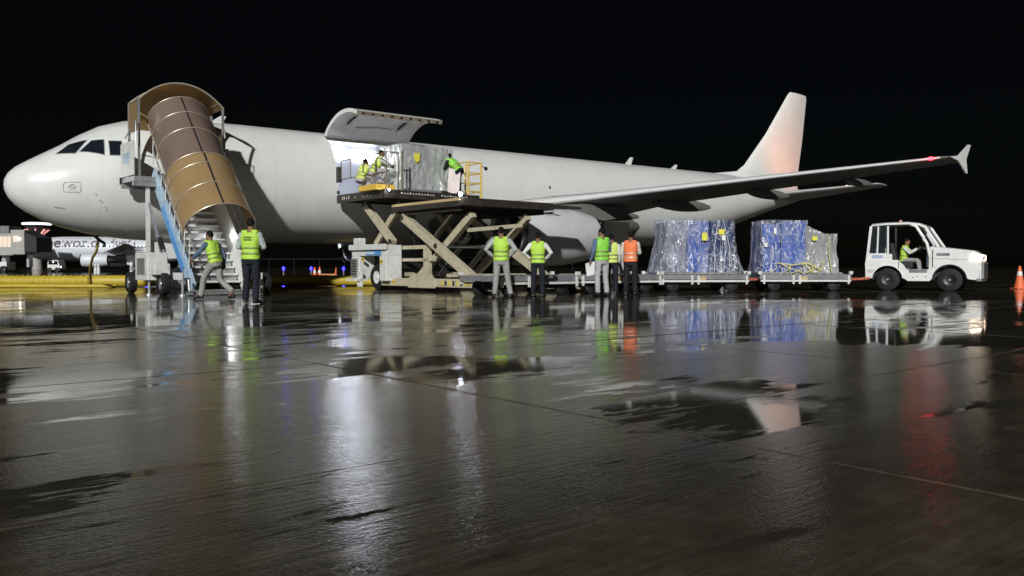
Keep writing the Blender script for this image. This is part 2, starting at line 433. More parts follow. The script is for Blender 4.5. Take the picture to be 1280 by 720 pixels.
TAIL_GREY = mat('tailplane_grey_paint', (.45, .45, .44), .4, var=.06, scale=1.2)
def build_airliner(root, L=44.5, ds=0.0, body=WHITE_AIR, door=None, detail=True, wing=GREY_WING, nac=NACELLE, simple=False):
    """ds shifts wing/engine/gear with the fuselage plug"""
    af = Airframe(L) if not simple else Airframe(L, 3.8, 0.0)
    e = L - 44.5
    S = [0, .03, .12, .3, .6, 1.0, 1.5, 2.0, 2.6, 3.3, 4.2, 5.5, 7.0]
    st = sorted(set(S + [s for s in np.arange(8, 44.2 + e, 1.0 if detail else 2.0).tolist()] + [44.2 + e] + ([door[0], door[1]] if door else [])))
    ph = sorted(set(list(range(-90, 270, 6 if detail else 10)) + ([door[2], door[3]] if door else [])))
    m = MB(XL); n = len(ph)
    P = [af.P(s, p) for s in st for p in ph]; F = []
    for i in range(len(st) - 1):
        for k in range(n):
            if door and door[0] - 1e-6 <= st[i] and st[i + 1] <= door[1] + 1e-6 and k + 1 < n and door[2] - 1e-6 <= ph[k] and ph[k + 1] <= door[3] + 1e-6: continue
            F.append((i * n + k, i * n + (k + 1) % n, (i + 1) * n + (k + 1) % n, (i + 1) * n + k))
    F.append(tuple((len(st) - 1) * n + k for k in range(n)))
    m.add(P, F)
    fus = m.build('fuselage', body, root, smooth=True, split=60)
    # belly fairing
    m = MB(XL); rings = []
    for t in np.linspace(0, 1, 15):
        s = 13.9 + ds + 13.0 * t; r = math.sin(math.pi * min(.985, max(.015, t))) ** 0.4
        rings.append([(s, (1.3 + 0.95 * r) * math.cos(a), af.zc(s) - 1.05 + (.35 + 1.02 * r) * math.sin(a)) for a in [2 * math.pi * i / 24 for i in range(24)]])
    m.loft(rings).build('belly_fairing', wing, root, smooth=True, split=60)
    # wings
    for side in (1, -1):
        zo = 0 if not simple else -0.1
        stn = [(0.4, 15.2 + ds, 8.2, 2.86 + zo, .135), (2.0, 16.3 + ds, 6.9, 2.98 + zo, .135), (4.2, wing_le(4.2) + ds, 5.5, wing_z(4.2) + zo, .125), (6.4, wing_le(6.4) + ds, 4.15, wing_z(6.4) + zo, .118),
               (11, wing_le(11) + ds, 2.95, wing_z(11) + zo, .11), (16.75, wing_le(16.75) + ds, 1.5, wing_z(16.75) + zo, .105), (16.98, wing_le(17.1) + ds, 1.2, wing_z(17.0) + zo, .06)]
        m = MB(XL); surf_loft(m, stn, .14, .1, side, n=12)
        w = m.build('wing', wing, root, smooth=True, split=35)
        # bare leading edge slat strip, proud of the wing
        m = MB(XL)
        def slat(u_, v_):
            l = lerp(2.4, 16.7, u_); ch = interp(l, [q[0] for q in stn], [q[2] for q in stn]); zz = interp(l, [q[0] for q in stn], [q[3] for q in stn]); le = interp(l, [q[0] for q in stn], [q[1] for q in stn])
            tt = interp(l, [q[0] for q in stn], [q[4] for q in stn])
            a = (v_ - 0.5) * 2; x = a * a * (0.06 if a > 0 else 0.022)
            y = 5 * tt * (0.2969 * math.sqrt(x) - 0.126 * x - 0.3516 * x * x) * (1 if a > 0 else -.85) + 0.018 * math.sin(math.pi * x)
            return (le + x * ch - 0.012, side * l, zz + y * ch * 1.03 - 0.03 * x * ch)
        m.sheet(slat, 24, 8).build('slat', SLAT if not simple else wing, w, smooth=True)
        # wingtip fence
        zt = wing_z(16.9) + zo; st_ = wing_le(16.9) + ds
        m = MB(XL); poly = [(st_ - .05, zt), (st_ + .62, zt + .09), (st_ + 1.36, zt + .52), (st_ + 1.54, zt + .52), (st_ + 1.24, zt + .02), (st_ + 1.42, zt - .45), (st_ + 1.30, zt - .45), (st_ + .62, zt - .08)]
        k = len(poly); P2 = [(p[0], side * (16.95 + 0.05 * (p[1] - zt)), p[1]) for p in poly] + [(p[0], side * (17.0 + 0.05 * (p[1] - zt)), p[1]) for p in poly]
        m.add(P2, [tuple(range(k - 1, -1, -1)), tuple(range(k, 2 * k))] + [(i, (i + 1) % k, k + (i + 1) % k, k + i) for i in range(k)])
        m.build('wingtip_fence', body, w)
        for (lf, s0, s1, hh) in ((4.0, 20.2, 23.8, .26), (7.2, 20.9, 24.7, .27), (10.4, 22.6, 25.5, .21), (13.4, 24.3, 26.4, .15)):
            m = MB(XL); canoe(m, s0 + ds, s1 + ds, lf, wing_z(lf) + zo - .16, .13, hh, side)
            m.build('flap_track_fairing', wing, w, smooth=True)
        # aileron and flap hinge gaps
        # engine
        es, el, ez = 14.6 + ds, 5.75, 1.92
        prof = [(.22, .80), (.06, .86), (0.0, .93), (.05, 1.0), (.25, 1.07), (.8, 1.13), (1.6, 1.15), (2.6, 1.11), (3.5, 1.0), (4.1, .89), (4.1, .84), (3.4, .86)]
        eng = empty('engine'); eng.parent = root; eng.empty_display_size = .1
        m = MB(XL); m.lathe(prof[3:], (es, side * el, ez), 'x', 40); nc = m.build('nacelle', nac, eng, smooth=True, split=50)
        m = MB(XL); m.lathe([(.9, .80), (.22, .80), (.06, .86), (0.0, .93), (.05, 1.0), (.22, 1.062)], (es - .004, side * el, ez), 'x', 40); m.build('inlet_lip', LIP_METAL, eng, smooth=True, split=60)
        m = MB(XL); m.lathe([(.85, .001), (.85, .80), (.95, .80)], (es, side * el, ez), 'x', 32); m.build('fan_disc', DARK_METAL, eng)
        if detail:
            fb = None
            for k in range(22):
                m = MB(XL); a = 2 * math.pi * k / 22
                c0, c1 = math.cos(a), math.sin(a); tx, tz = -c1, c0
                m.add([(es + .66, side * el + c0 * .24 - tx * .04, ez + c1 * .24 - tz * .04), (es + .80, side * el + c0 * .24 + tx * .04, ez + c1 * .24 + tz * .04),
                       (es + .78, side * el + c0 * .78 + tx * .11, ez + c1 * .78 + tz * .11), (es + .62, side * el + c0 * .78 - tx * .05, ez + c1 * .78 - tz * .05)], [(0, 1, 2, 3)])
                m.build('fan_blade', DARK_METAL, eng, recalc=False)
        m = MB(XL); m.lathe([(.35, .001), (.42, .09), (.62, .2), (.82, .26)], (es, side * el, ez), 'x', 20); m.build('spinner', DARK_METAL, eng, smooth=True)
        m = MB(XL); m.lathe([(3.4, .55), (4.3, .48), (5.0, .25), (5.3, .02)], (es, side * el, ez), 'x', 24); m.build('exhaust_cone', DARK_METAL, eng, smooth=True)
        m = MB(XL)
        rings = []
        for (ps, zb, zt2, wd) in ((16.3, 2.9, 2.98, .05), (17.0, 2.8, 3.10, .12), (18.3, 2.7, 3.2, .15), (19.6, 2.6, 3.2, .16), (20.9, 2.8, 3.15, .08)):
            rings.append([(ps + ds, side * (el - wd), zb), (ps + ds, side * (el + wd), zb), (ps + ds, side * (el + wd), zt2), (ps + ds, side * (el - wd), zt2)])
        m.loft(rings).build('pylon', wing, eng, smooth=True, split=30)
        if detail and side == 1:
            m = MB(XL)
            c0, c1 = math.cos(R(38)), math.sin(R(38))
            def nr(a, rr): return (es + a, el + c0 * rr, ez + c1 * rr)
            m.add([nr(.75, 1.12), nr(2.15, 1.12), nr(1.85, 1.34), nr(1.95, 1.30), nr(1.1, 1.2)], [(0, 1, 2, 4)])
            mk = MB(XL)
            pts = [(.62, 41), (1.05, 46), (1.75, 47.5), (1.52, 43.5), (1.95, 38), (1.2, 38.5)]
            mk.add([(es + a, el + math.cos(R(d)) * (interp(a, [p[0] for p in prof[3:10]], [p[1] for p in prof[3:10]]) + .012), ez + math.sin(R(d)) * (interp(a, [p[0] for p in prof[3:10]], [p[1] for p in prof[3:10]]) + .012)) for a, d in pts], [(0, 1, 2, 3), (0, 3, 4, 5)])
            mk.build('strake_and_shadow', DARK_METAL, nc, recalc=False)  # flat dark mark on the skin: strake and its cast shadow in one colour
        # main gear
        gs, gl = 21.9 + ds, 3.79
        gear = MB(XL); gear.tube([(gs, side * gl, .6), (gs - .05, side * gl, 3.0)], [.11, .16], 10); gear.beam((gs, side * (gl - .55), .57), (gs, side * (gl + .55), .57), .14, .14)
        gear.tube([(gs, side * gl, 1.3), (gs - .1, side * 2.2, 2.6)], .07, 8)
        lg = gear.build('main_gear', STEEL, root, smooth=True)
        for o_ in (-.4, .4): add_wheel(lg, gs, side * (gl + o_), .58, .4)
        m = MB(XL); m.prism([(gs - .75, 1.2), (gs + .75, 1.2), (gs + .8, 2.7), (gs - .8, 2.7)], 'y', side * (gl + .62), side * (gl + .66)); m.build('gear_door', body, lg)
        # tailplane
        m = MB(XL); surf_loft(m, [(0.3, 37.6 + e, 4.3, 4.85 + .05, .11), (1.2, 38.2 + e, 3.7, 4.97, .11), (6.1, 41.35 + e, 1.45, 5.46, .10), (6.22, 41.7 + e, 1.0, 5.48, .05)], .1, .1, side)
        tp = m.build('tailplane', TAIL_GREY if detail else body, root, smooth=True, split=35)
    # fin: root to tip
    zf = af.zc(38 + e)
    m = MB(XL)
    surf_loft(m, [(zf + 1.2, 35.6 + e, 8.1, 0, .07), (zf + 2.02, 36.1 + e, 7.45, 0, .075), (zf + 2.3, 36.95 + e, 6.65, 0, .085), (zf + 2.75, 37.75 + e, 5.9, 0, .09), (zf + 4.8, 39.95 + e, 4.15, 0, .09), (11.55, 42.35 + e, 2.2, 0, .085), (11.76, 42.62 + e, 1.85, 0, .05)], .1, .1, vertical=True)
    fin = m.build('fin', body, root, smooth=True, split=35)
    m = MB(XL); m.loft([[(34.4 + e, 0.0, zf + 2.0), (34.4 + e, .02, zf + 1.9), (34.4 + e, -.02, zf + 1.9)], [(37.6 + e, 0.0, zf + 2.4), (37.6 + e, .16, zf + 1.7), (37.6 + e, -.16, zf + 1.7)], [(38.2 + e, 0, zf + 2.9), (38.2 + e, .2, zf + 1.7), (38.2 + e, -.2, zf + 1.7)]])
    m.build('fin_fillet', body, fin, smooth=True)
    if detail:
        zs = [(zf + 2.2, 41.15), (zf + 4.8, 42.75), (11.5, 43.85)]
        for sd_ in (1, -1):
            m = MB(XL)
            m.loft([[(s_ + e, sd_ * (.02 + .075 * (44.6 - s_) / 3.4 * 1.75), z_), (s_ + .03 + e, sd_ * (.02 + .075 * (44.6 - s_) / 3.4 * 1.75), z_)] for z_, s_ in zs], caps=False, closed=False)
            m.build('rudder_hinge_line', wing, fin, recalc=False)
        for k in range(5):
            z_ = 8.4 + k * .75; s_ = interp(z_, [zf + 4.8, 11.55], [44.1, 44.55]) + e
            m = MB(XL); m.tube([(s_, 0, z_), (s_ + .28, 0, z_ + .02)], .012, 5); m.build('static_wick', DARK_METAL, fin)
        for sd_ in (1, -1):
            for l_ in (3.2, 4.4, 5.6):
                m = MB(XL); s_ = interp(l_, [1.2, 6.1], [41.9, 42.8]) + e; z_ = interp(l_, [1.2, 6.1], [4.9, 5.42])
                m.tube([(s_, sd_ * l_, z_), (s_ + .28, sd_ * l_, z_)], .012, 5); m.build('static_wick', DARK_METAL, root)
    # nose gear
    gs = 5.07
    gear = MB(XL); gear.tube([(gs, 0, .4), (gs + .12, 0, 2.2)], [.07, .1], 10); gear.beam((gs, -.3, .39), (gs, .3, .39), .09, .09); gear.tube([(gs, 0, 1.0), (gs + 1.2, 0, 1.9)], .05, 8)
    ng = gear.build('nose_gear', STEEL, root, smooth=True)
    for o_ in (-.25, .25): add_wheel(ng, gs, o_, .39, .22)
    for o_ in (-.38, .38):
        m = MB(XL); m.prism([(gs - .9, 1.05), (gs + .7, 1.05), (gs + .7, 1.75), (gs - .9, 1.75)], 'y', o_, o_ + .03); m.build('gear_door', body, ng)
    return af, fus, fin

ac = empty('cargo_aircraft', (NOSE.x, NOSE.y, 0), TH, 'white twin engine cargo airliner with its main deck cargo door raised open', 'airplane')
DOOR = (10.0, 13.6, -12.0, 64.0)
AF, fus, fin = build_airliner(ac, door=DOOR)
fus.data.materials[0] = FUS_PAINT

# flush pieces on the skin -------------------------------------------------
def skin_patch(name, poly, material, parent, off=0.006, nu=6, nv=6, af=AF):
    """four (s, phi) corners, bilinear, lifted off the skin"""
    m = MB(XL)
    def fn(a, b):
        s = lerp(lerp(poly[0][0], poly[1][0], a), lerp(poly[3][0], poly[2][0], a), b)
        p = lerp(lerp(poly[0][1], poly[1][1], a), lerp(poly[3][1], poly[2][1], a), b)
        return af.P(s, p, -off)
    return m.sheet(fn, nu, nv).build(name, material, parent, smooth=True, recalc=False)
SEAL = mat('window_frame_paint', (0.33, 0.34, 0.34), 0.5)
PANES = [[(1.26, 53.0), (1.71, 40.0), (2.07, 55.0), (1.62, 64.0)], [(1.83, 40.0), (2.43, 27.0), (2.49, 46.0), (2.19, 51.0)], [(2.58, 25.0), (2.94, 23.0), (2.94, 39.0), (2.61, 42.0)]]
for side in (1, -1):
    for poly in PANES:
        pl = [(s, p if side == 1 else 180 - p) for s, p in poly]
        c = (sum(p[0] for p in pl) / 4, sum(p[1] for p in pl) / 4)
        fr = skin_patch('cockpit_window', [(c[0] + (p[0] - c[0]) * 1.10, c[1] + (p[1] - c[1]) * 1.10) for p in pl], SEAL, ac, .006)
        skin_patch('pane', pl, GLASS_DARK, fr, .012)

# cargo door: opening frame, hold, raised panel ----------------------------
m = MB(XL)
s0, s1, p0, p1 = DOOR
phs = np.linspace(p0, p1, 15)
for s in (s0, s1):
    m.loft([[AF.P(s, p, 0), AF.P(s, p, .16)] for p in phs], caps=False, closed=False)
for p in (p0, p1):
    m.loft([[AF.P(s, p, 0), AF.P(s, p, .16)] for s in (s0, s1)], caps=False, closed=False)
m.build('door_frame', EDGE_BROWN, fus, recalc=False)
m = MB(XL)
hs = [6.4, 8.2, s0, (s0 + s1) / 2, s1, 15.5, 17.6]
hp = sorted(set([-12, 64] + list(range(-12, 193, 10)) + [192]))
P = [AF.P(s, p, .16) for s in hs for p in hp]; F = []
nn = len(hp)
for i in range(len(hs) - 1):
    for k in range(nn - 1):
        if s0 - 1e-6 <= hs[i] and hs[i + 1] <= s1 + 1e-6 and hp[k + 1] <= 64: continue
        F.append((i * nn + k, i * nn + k + 1, (i + 1) * nn + k + 1, (i + 1) * nn + k))
F.append(tuple(range(nn))); F.append(tuple((len(hs) - 1) * nn + k for k in range(nn)))
m.add(P, F).build('hold_liner', LINER, ac, recalc=False, smooth=True)
m = MB(XL); zf_ = AF.P(12, -12)[2]
m.box(6.45, 17.55, -1.72, 1.74, zf_ - .1, zf_ - .015); m.build('hold_floor', STEEL, ac)
for k in range(5):
    s = 7.2 + k * 2.4
    m = MB(XL); m.box(s - .03, s + .03, -1.79, -1.74, zf_, zf_ + 1.2); m.build('liner_rib', LINER, ac)
TUBE_LIGHT = mat('hold_tube_light', (1, 1, 1), 0.5, emit=(0.86, 0.90, 1.0), estr=78.0)
for k in range(3):
    a = 9.75 + k * 1.28
    m = MB(XL); c0, c1 = AF.P(a + .5, 122, .22)[1:], AF.P(a + .5, 131, .22)[1:]
    m.loft([[(s, c0[0], c0[1]), (s, c0[0] - .03, c0[1] - .05), (s, c1[0] - .0, c1[1] - .05), (s, c1[0], c1[1] + .02)] for s in (a, a + 1.0)])
    m.build('hold_light', TUBE_LIGHT, ac)
# hinge, door profile turned about the hinge line
hl, hz = AF.P(11.8, 64.0)[1:]
ALPHA = R(77)
def swing(s, l, z):
    dl, dz = l - hl, z - (hz + AF.slope * (s - 11.8))
    return (s, hl + .03 + dl * math.cos(ALPHA) - dz * math.sin(ALPHA), hz + AF.slope * (s - 11.8) + .03 + dl * math.sin(ALPHA) + dz * math.cos(ALPHA))
dr = empty('cargo_door'); dr.parent = ac; dr.empty_display_size = .1
q0, q1 = p0 + .6, p1 - .4
dph = np.linspace(q1, q0, 21)
sA, sB = s0 + .02, s1 - .02
def dsheet(inset, a=None, b=None, sa=sA, sb=sB, seg=8):
    pp = np.linspace(a if a is not None else q1, b if b is not None else q0, 21)
    return lambda u_, v_: swing(*AF.P(lerp(sa, sb, u_), float(np.interp(v_, np.linspace(0, 1, 21), pp)), inset))
m = MB(XL); m.sheet(dsheet(-.004), 8, 20); m.build('outer_skin', WHITE_AIR, dr, smooth=True, recalc=False)
m = MB(XL); m.sheet(dsheet(.13, q1 - 2, q0 + 2, sA + .07, sB - .07), 8, 20); m.build('inner_panel', DOOR_IN, dr, smooth=True, recalc=False)
def rim(s, sd):
    m = MB(XL)
    rings = []
    for p in dph:
        a, b, c, d = AF.P(s, p, -.004), AF.P(s, p, .13), AF.P(s + sd, p, .13), AF.P(s + sd, p, -.004)
        rings.append([swing(*a), swing(*b), swing(*c), swing(*d)])
    return m.loft(rings)
rim(sA, .08).build('front_rim', WHITE_AIR, dr, smooth=True, split=30)
rim(sB, -.08).build('rear_rim', WHITE_AIR, dr, smooth=True, split=30)
m = MB(XL); m.loft([[swing(*AF.P(s, q0 - .1, -.002)), swing(*AF.P(s, q0 - .1, .125)), swing(*AF.P(s, q0 + 2.5, .132)), swing(*AF.P(s, q0 + .6, -.002))] for s in (sA, sB)])
m.build('sill_edge', EDGE_BROWN, dr)
for k in range(9):
    s = sA + .22 + k * (sB - sA - .44) / 8
    m = MB(XL); m.loft([[swing(*AF.P(s_, q0 - .5, .03)), swing(*AF.P(s_, q0 - .5, .10)), swing(*AF.P(s_, q0 + 1, .10)), swing(*AF.P(s_, q0 + 1, .03))] for s_ in (s - .05, s + .05)])
    m.build('latch', DARK_METAL, dr)
for s in (10.62, 12.75):
    m = MB(XL); m.beam(swing(*AF.P(s, 40, .18)), swing(*AF.P(s, 24, .18)), .12, .08); m.build('actuator', DARK_METAL, dr)
    m = MB(XL); m.tube([swing(*AF.P(s, 46, .16)), swing(*AF.P(s, 18, .2))], .025, 6); m.build('actuator_rod', STEEL, dr)
m = MB(XL); m.tube([swing(*AF.P(s, 44 + 2 * math.sin(s * 3), .16)) for s in np.linspace(11.0, 12.5, 8)], .02, 6); m.build('torque_tube', STEEL, dr, smooth=True)
m = MB(XL); m.tube([(s, hl + .05, hz + .02 + AF.slope * (s - 11.8)) for s in np.linspace(s0, s1, 10)], .05, 8); m.build('hinge', STEEL, dr, smooth=True)

for p_, s_ in ((-14, 2.15), (-22, 2.3), (-30, 2.45)):
    m = MB(XL); a_ = AF.P(s_, p_); b_ = AF.P(s_, p_, -.06); m.tube([a_, b_, (b_[0] - .07, b_[1], b_[2])], .006, 6); m.build('pitot_probe', STEEL, fus, smooth=True)
for sg in (1, -1):
    w0, w1 = AF.P(1.5, 58 if sg == 1 else 122, -.02), AF.P(1.72, 48 if sg == 1 else 132, -.035); m = MB(XL); m.tube([w0, w1], .012, 5); m.build('wiper', BLACK, fus)
skin_line_ = [AF.P(.95, a_, -.002) for a_ in range(-90, 271, 10)]
m = MB(XL); m.tube(skin_line_, .0035, 4, caps=False); m.build('radome_seam', WHITE_AIR, fus, recalc=False)
# small fittings -----------------------------------------------------------
for s, h in ((27.3, .42), (30.9, .28), (6.1, .3)):
    m = MB(XL); zt = AF.P(s, 90)[2] - .02
    m.prism([(s, zt), (s + .45, zt), (s + .62, zt + h), (s + .42, zt + h)], 'y', -.02, .02); m.build('blade_antenna', WHITE_AIR, ac)
GREYMARK = mat('skin_marking_grey', (0.40, 0.41, 0.42), 0.5)
# small framed placard on the nose
def skin_line(pts, w, name, material, parent):
    m = MB(XL)
    m.tube([AF.P(s, p, -.008) for s, p in pts], w, 5, caps=False)
    return m.build(name, material, parent, recalc=False)
cs_, cp_ = 1.56, -7.0
dS, dP = .22, 6.6
rr = [(cs_ + dS * (1 if abs(math.cos(a)) ** .35 * math.copysign(1, math.cos(a)) == 0 else abs(math.cos(a)) ** .35 * math.copysign(1, math.cos(a))), cp_ + dP * abs(math.sin(a)) ** .35 * math.copysign(1, math.sin(a))) for a in [2 * math.pi * k / 40 for k in range(41)]]
pl_ = skin_line(rr, .008, 'placard', GREYMARK, fus)
for f_ in (.42, .22):
    skin_line([(cs_ + dS * f_ * math.cos(a), cp_ + .8 + dP * f_ * math.sin(a)) for a in [2 * math.pi * k / 24 for k in range(25)]], .008, 'placard_ring', GREYMARK, pl_)
skin_line([(cs_ - .12, cp_ - 4.6), (cs_ + .12, cp_ - 4.6)], .007, 'placard_ring', GREYMARK, pl_)
skin_patch('static_port', [(1.15, -38), (1.42, -37), (1.42, -39), (1.15, -40)], GREYMARK, fus)
skin_patch('drain_port', [(20.27, 13), (20.37, 13), (20.37, 9.5), (20.27, 9.5)], DARK_METAL, fus)
# wingtip navigation light
NAV_RED = mat('nav_light_red', (0.9, 0.05, 0.04), 0.3, emit=(1.0, 0.010, 0.016), estr=34.0)
m = MB(XL); m.lathe([(-.07, .01), (-.03, .05), (.03, .06), (.09, .03)], (wing_le(16.45) - .02, 16.45, wing_z(16.45) + .01), 'y', 10)
m.build('navigation_light', NAV_RED, ac, smooth=True)
lamp('navigation_lamp', 'POINT', XL(wing_le(16.45) - .18, 16.45, wing_z(16.45) + .05), 4, (1, .05, .05), ac, .05)
# logo lights in the tailplane light the fin
LOGO = mat('logo_light_lens', (1, .8, .6), 0.2, emit=(1.0, .62, .38), estr=4.0)
for side in (1, -1):
    m = MB(XL); m.box(40.9, 41.06, side * 4.7 - .07, side * 4.7 + .07, 5.38, 5.45); m.build('logo_light', LOGO, ac)
    lamp('logo_lamp', 'SPOT', XL(41.0, side * 4.7, 5.55), 640, (1.0, .27, .09), ac, .08, R(105), XL(42.6, 0, 9.6), .9)

# ------------------------------------------------------------------ covered passenger stairs
def canopy_mat(name, c, rough, tr):
    m = bpy.data.materials.new(name); m.use_nodes = True
    nt = m.node_tree; N = nt.nodes; L = nt.links; b = N['Principled BSDF']; out = N['Material Output']
    tc = N.new('ShaderNodeTexCoord'); n = N.new('ShaderNodeTexNoise'); n.inputs['Scale'].default_value = 1.3; n.inputs['Detail'].default_value = 5
    L.new(tc.outputs['Object'], n.inputs['Vector'])
    r = N.new('ShaderNodeValToRGB'); r.color_ramp.elements[0].color = (c[0] * .8, c[1] * .78, c[2] * .75, 1); r.color_ramp.elements[1].color = (c[0] * 1.15, c[1] * 1.15, c[2] * 1.15, 1)
    L.new(n.outputs['Fac'], r.inputs['Fac']); L.new(r.outputs[0], b.inputs['Base Color'])
    b.inputs['Roughness'].default_value = rough; b.inputs['Specular IOR Level'].default_value = 0.6; b.inputs['Coat Weight'].default_value = 1.0; b.inputs['Coat Roughness'].default_value = .38
    tl = N.new('ShaderNodeBsdfTranslucent'); L.new(r.outputs[0], tl.inputs['Color'])
    tp = N.new('ShaderNodeBsdfTransparent'); tp.inputs['Color'].default_value = (c[0] * 1.5, c[1] * 1.4, c[2] * 1.2, 1)
    m1 = N.new('ShaderNodeMixShader'); m1.inputs[0].default_value = .35; L.new(b.outputs[0], m1.inputs[1]); L.new(tl.outputs[0], m1.inputs[2])
    m2 = N.new('ShaderNodeMixShader'); m2.inputs[0].default_value = tr; L.new(m1.outputs[0], m2.inputs[1]); L.new(tp.outputs[0], m2.inputs[2])
    L.new(m2.outputs[0], out.inputs['Surface'])
    return m
CAN_UP = canopy_mat('bronze_polycarbonate', (.33, .245, .205), .3, .12)
CAN_LOW = canopy_mat('amber_glow_polycarbonate', (.54, .385, .20), .3, .18)  # golden look of light through the sheet is put into the colour
CAN_RIB = mat('canopy_rib', (.50, .44, .34), .4, metal=.4)
SC, LC0 = 4.15, 5.0
stairs = empty('passenger_stairs', W(SC, LC0), TH, 'mobile boarding stairs with bronze tunnel canopy leading up to the aircraft nose door', 'boarding stairs')
XS = lambda s, l, z: (s - SC, -(l - LC0), z)
BETA = R(46); CB, SB = math.cos(BETA), math.sin(BETA)
L_BOT, Z_BOT = 6.05, 0.22
def slope_z(l): return Z_BOT + (L_BOT - l) * math.tan(BETA)
HWD = 0.72
for k in range(16):                                    # treads
    z = 0.38 + k * 0.2; l = L_BOT - (z - Z_BOT) / math.tan(BETA)
    m = MB(XS); m.box(SC - HWD + .05, SC + HWD - .05, l - .27, l + .03, z - .045, z)
    st = m.build('step', TREAD, stairs)
    m = MB(XS); m.box(SC - HWD + .05, SC + HWD - .05, l - .265, l - .255, z, z + .155); m.build('riser', STEEL, st)
    m = MB(XS); m.box(SC - HWD + .05, SC + HWD - .05, l + .025, l + .045, z - .05, z + .006); m.build('nosing', WHITE_EQ, st)
def slope_pt(l, s, up=0.0): return (s, l + up * SB, slope_z(l) + up * CB)
# stringers
m = MB(XS); m.beam(slope_pt(2.9, SC - HWD - .02, .06), slope_pt(6.15, SC - HWD - .02, .06), .09, .42, (0, 0, 1)); m.build('stringer', PALEBLUE, stairs, bevel=.01)
m = MB(XS); m.beam(slope_pt(3.9, SC - HWD - .085, .0), slope_pt(5.6, SC - HWD - .085, .0), .03, .2, (0, 0, 1)); m.build('side_trim', BLUE_EQ, stairs)
m = MB(XS); m.beam(slope_pt(2.9, SC + HWD + .02, .06), slope_pt(6.15, SC + HWD + .02, .06), .09, .42, (0, 0, 1)); m.build('stringer', WHITE_EQ, stairs, bevel=.01)
m = MB(XS); m.beam(slope_pt(2.7, SC + HWD - .03, .52), slope_pt(5.95, SC + HWD - .03, .52), .03, .46, (0, 0, 1)); m.build('inner_side_panel', WHITE_EQ, stairs)
for sd in (-1, 1):
    s = SC + sd * (HWD + .04)
    for up in (.55, .95):
        m = MB(XS); m.tube([slope_pt(2.6, s, up), slope_pt(5.9, s, up)], .022, 8); m.build('handrail', STEEL, stairs, smooth=True)
    for k in range(9):
        l = 2.75 + k * .38
        m = MB(XS); m.tube([slope_pt(l, s, .2), (slope_pt(l, s, .2)[0], slope_pt(l, s, .2)[1] + .12, slope_pt(l, s, .2)[2] + 1.0)], .016, 6); m.build('baluster', WHITE_EQ if sd < 0 else STEEL, stairs)
m = MB(XS); m.tube([(SC + HWD + .05, 6.1, .5), (SC + HWD + .05, 6.2, 1.25), (SC + HWD + .05, 5.55, 1.75), (SC + HWD + .05, 5.3, 1.5)], .022, 8); m.build('handrail_loop', STEEL, stairs, smooth=True)
# tunnel canopy
OFFC = 1.18
def arc_ring(l, r, th0=-10, th1=190, n=22, off=OFFC):
    c = slope_pt(l, SC, off)
    return [(c[0] - r * math.cos(R(t)), c[1] + r * math.sin(R(t)) * SB, c[2] + r * math.sin(R(t)) * CB) for t in np.linspace(th0, th1, n)]
def arc_shell(l0, l1, r, material, name, nl=10):
    m = MB(XS)
    m.loft([arc_ring(l, r) for l in np.linspace(l0, l1, nl)], caps=False, closed=False)
    m.loft([arc_ring(l, r - .012) for l in np.linspace(l0, l1, nl)], caps=False, closed=False)
    return m.build(name, material, stairs, smooth=True, recalc=False)
up_c = arc_shell(2.05, 3.95, .88, CAN_UP, 'upper_canopy')
lo_c = arc_shell(3.86, 5.33, .95, CAN_LOW, 'lower_canopy')
for l, r, par in ((2.06, .89, up_c), (2.55, .89, up_c), (3.05, .89, up_c), (3.87, .965, lo_c), (4.15, .96, lo_c), (4.72, .96, lo_c), (5.33, .965, lo_c)):
    m = MB(XS); m.tube(arc_ring(l, r, -10, 190, 26), .017, 6); m.build('rib', CAN_RIB, par, smooth=True)
for l0, l1, r, par in ((2.05, 3.95, .885, up_c), (3.86, 5.33, .957, lo_c)):
    m = MB(XS); m.loft([[arc_ring(l, r, 80, 83, 2)[i] for i in (0, 1)] for l in (l0, l1)], caps=False, closed=False); m.build('seam_strip', DARK_METAL, par, recalc=False)
    for t in (-10, 190):
        m = MB(XS); m.tube([arc_ring(l0, r, t, t + 1, 2)[0], arc_ring(l1, r, t, t + 1, 2)[0]], .022, 6); m.build('edge_rail', CAN_RIB, par)
# hood over the top platform
def hood_ring(l, n=18):
    out = []
    for t in np.linspace(-1, 1, n): out.append((4.2 + 1.24 * t, l, 5.66 + .60 * (1 - abs(t) ** 2.1)))
    return out
m = MB(XS); m.loft([hood_ring(l) for l in (2.1, 2.6, 3.15)], caps=False, closed=False); m.loft([[(p[0], p[1], p[2] - .015) for p in hood_ring(l)] for l in (2.1, 2.6, 3.15)], caps=False, closed=False)
hood = m.build('top_hood', CAN_LOW, stairs, smooth=True, recalc=False)
for l in (2.1, 3.15):
    m = MB(XS); m.tube(hood_ring(l), .028, 6); m.build('hood_rib', CAN_RIB, hood, smooth=True)
for t in (0.0, .999, -.999):
    i = int((t + 1) / 2 * 17)
    m = MB(XS); m.tube([hood_ring(2.1)[i], hood_ring(3.15)[i]], .022, 6); m.build('hood_rib', CAN_RIB, hood)
m = MB(XS); m.box(2.93, 2.945, 2.15, 3.1, 4.75, 5.6); m.build('hood_side_sheet', CAN_LOW, hood)
m = MB(XS); m.loft([[p, (p[0], p[1], 4.9)] for p in hood_ring(2.14)], caps=False, closed=False); m.build('hood_back_sheet', CAN_LOW, hood, smooth=True, recalc=False)
for s in (2.95, 5.42):
    for l in (2.15, 3.12):
        m = MB(XS); m.beam((s, l, 3.4), (s, l, 5.66), .06, .06); m.build('hood_post', STEEL, stairs)
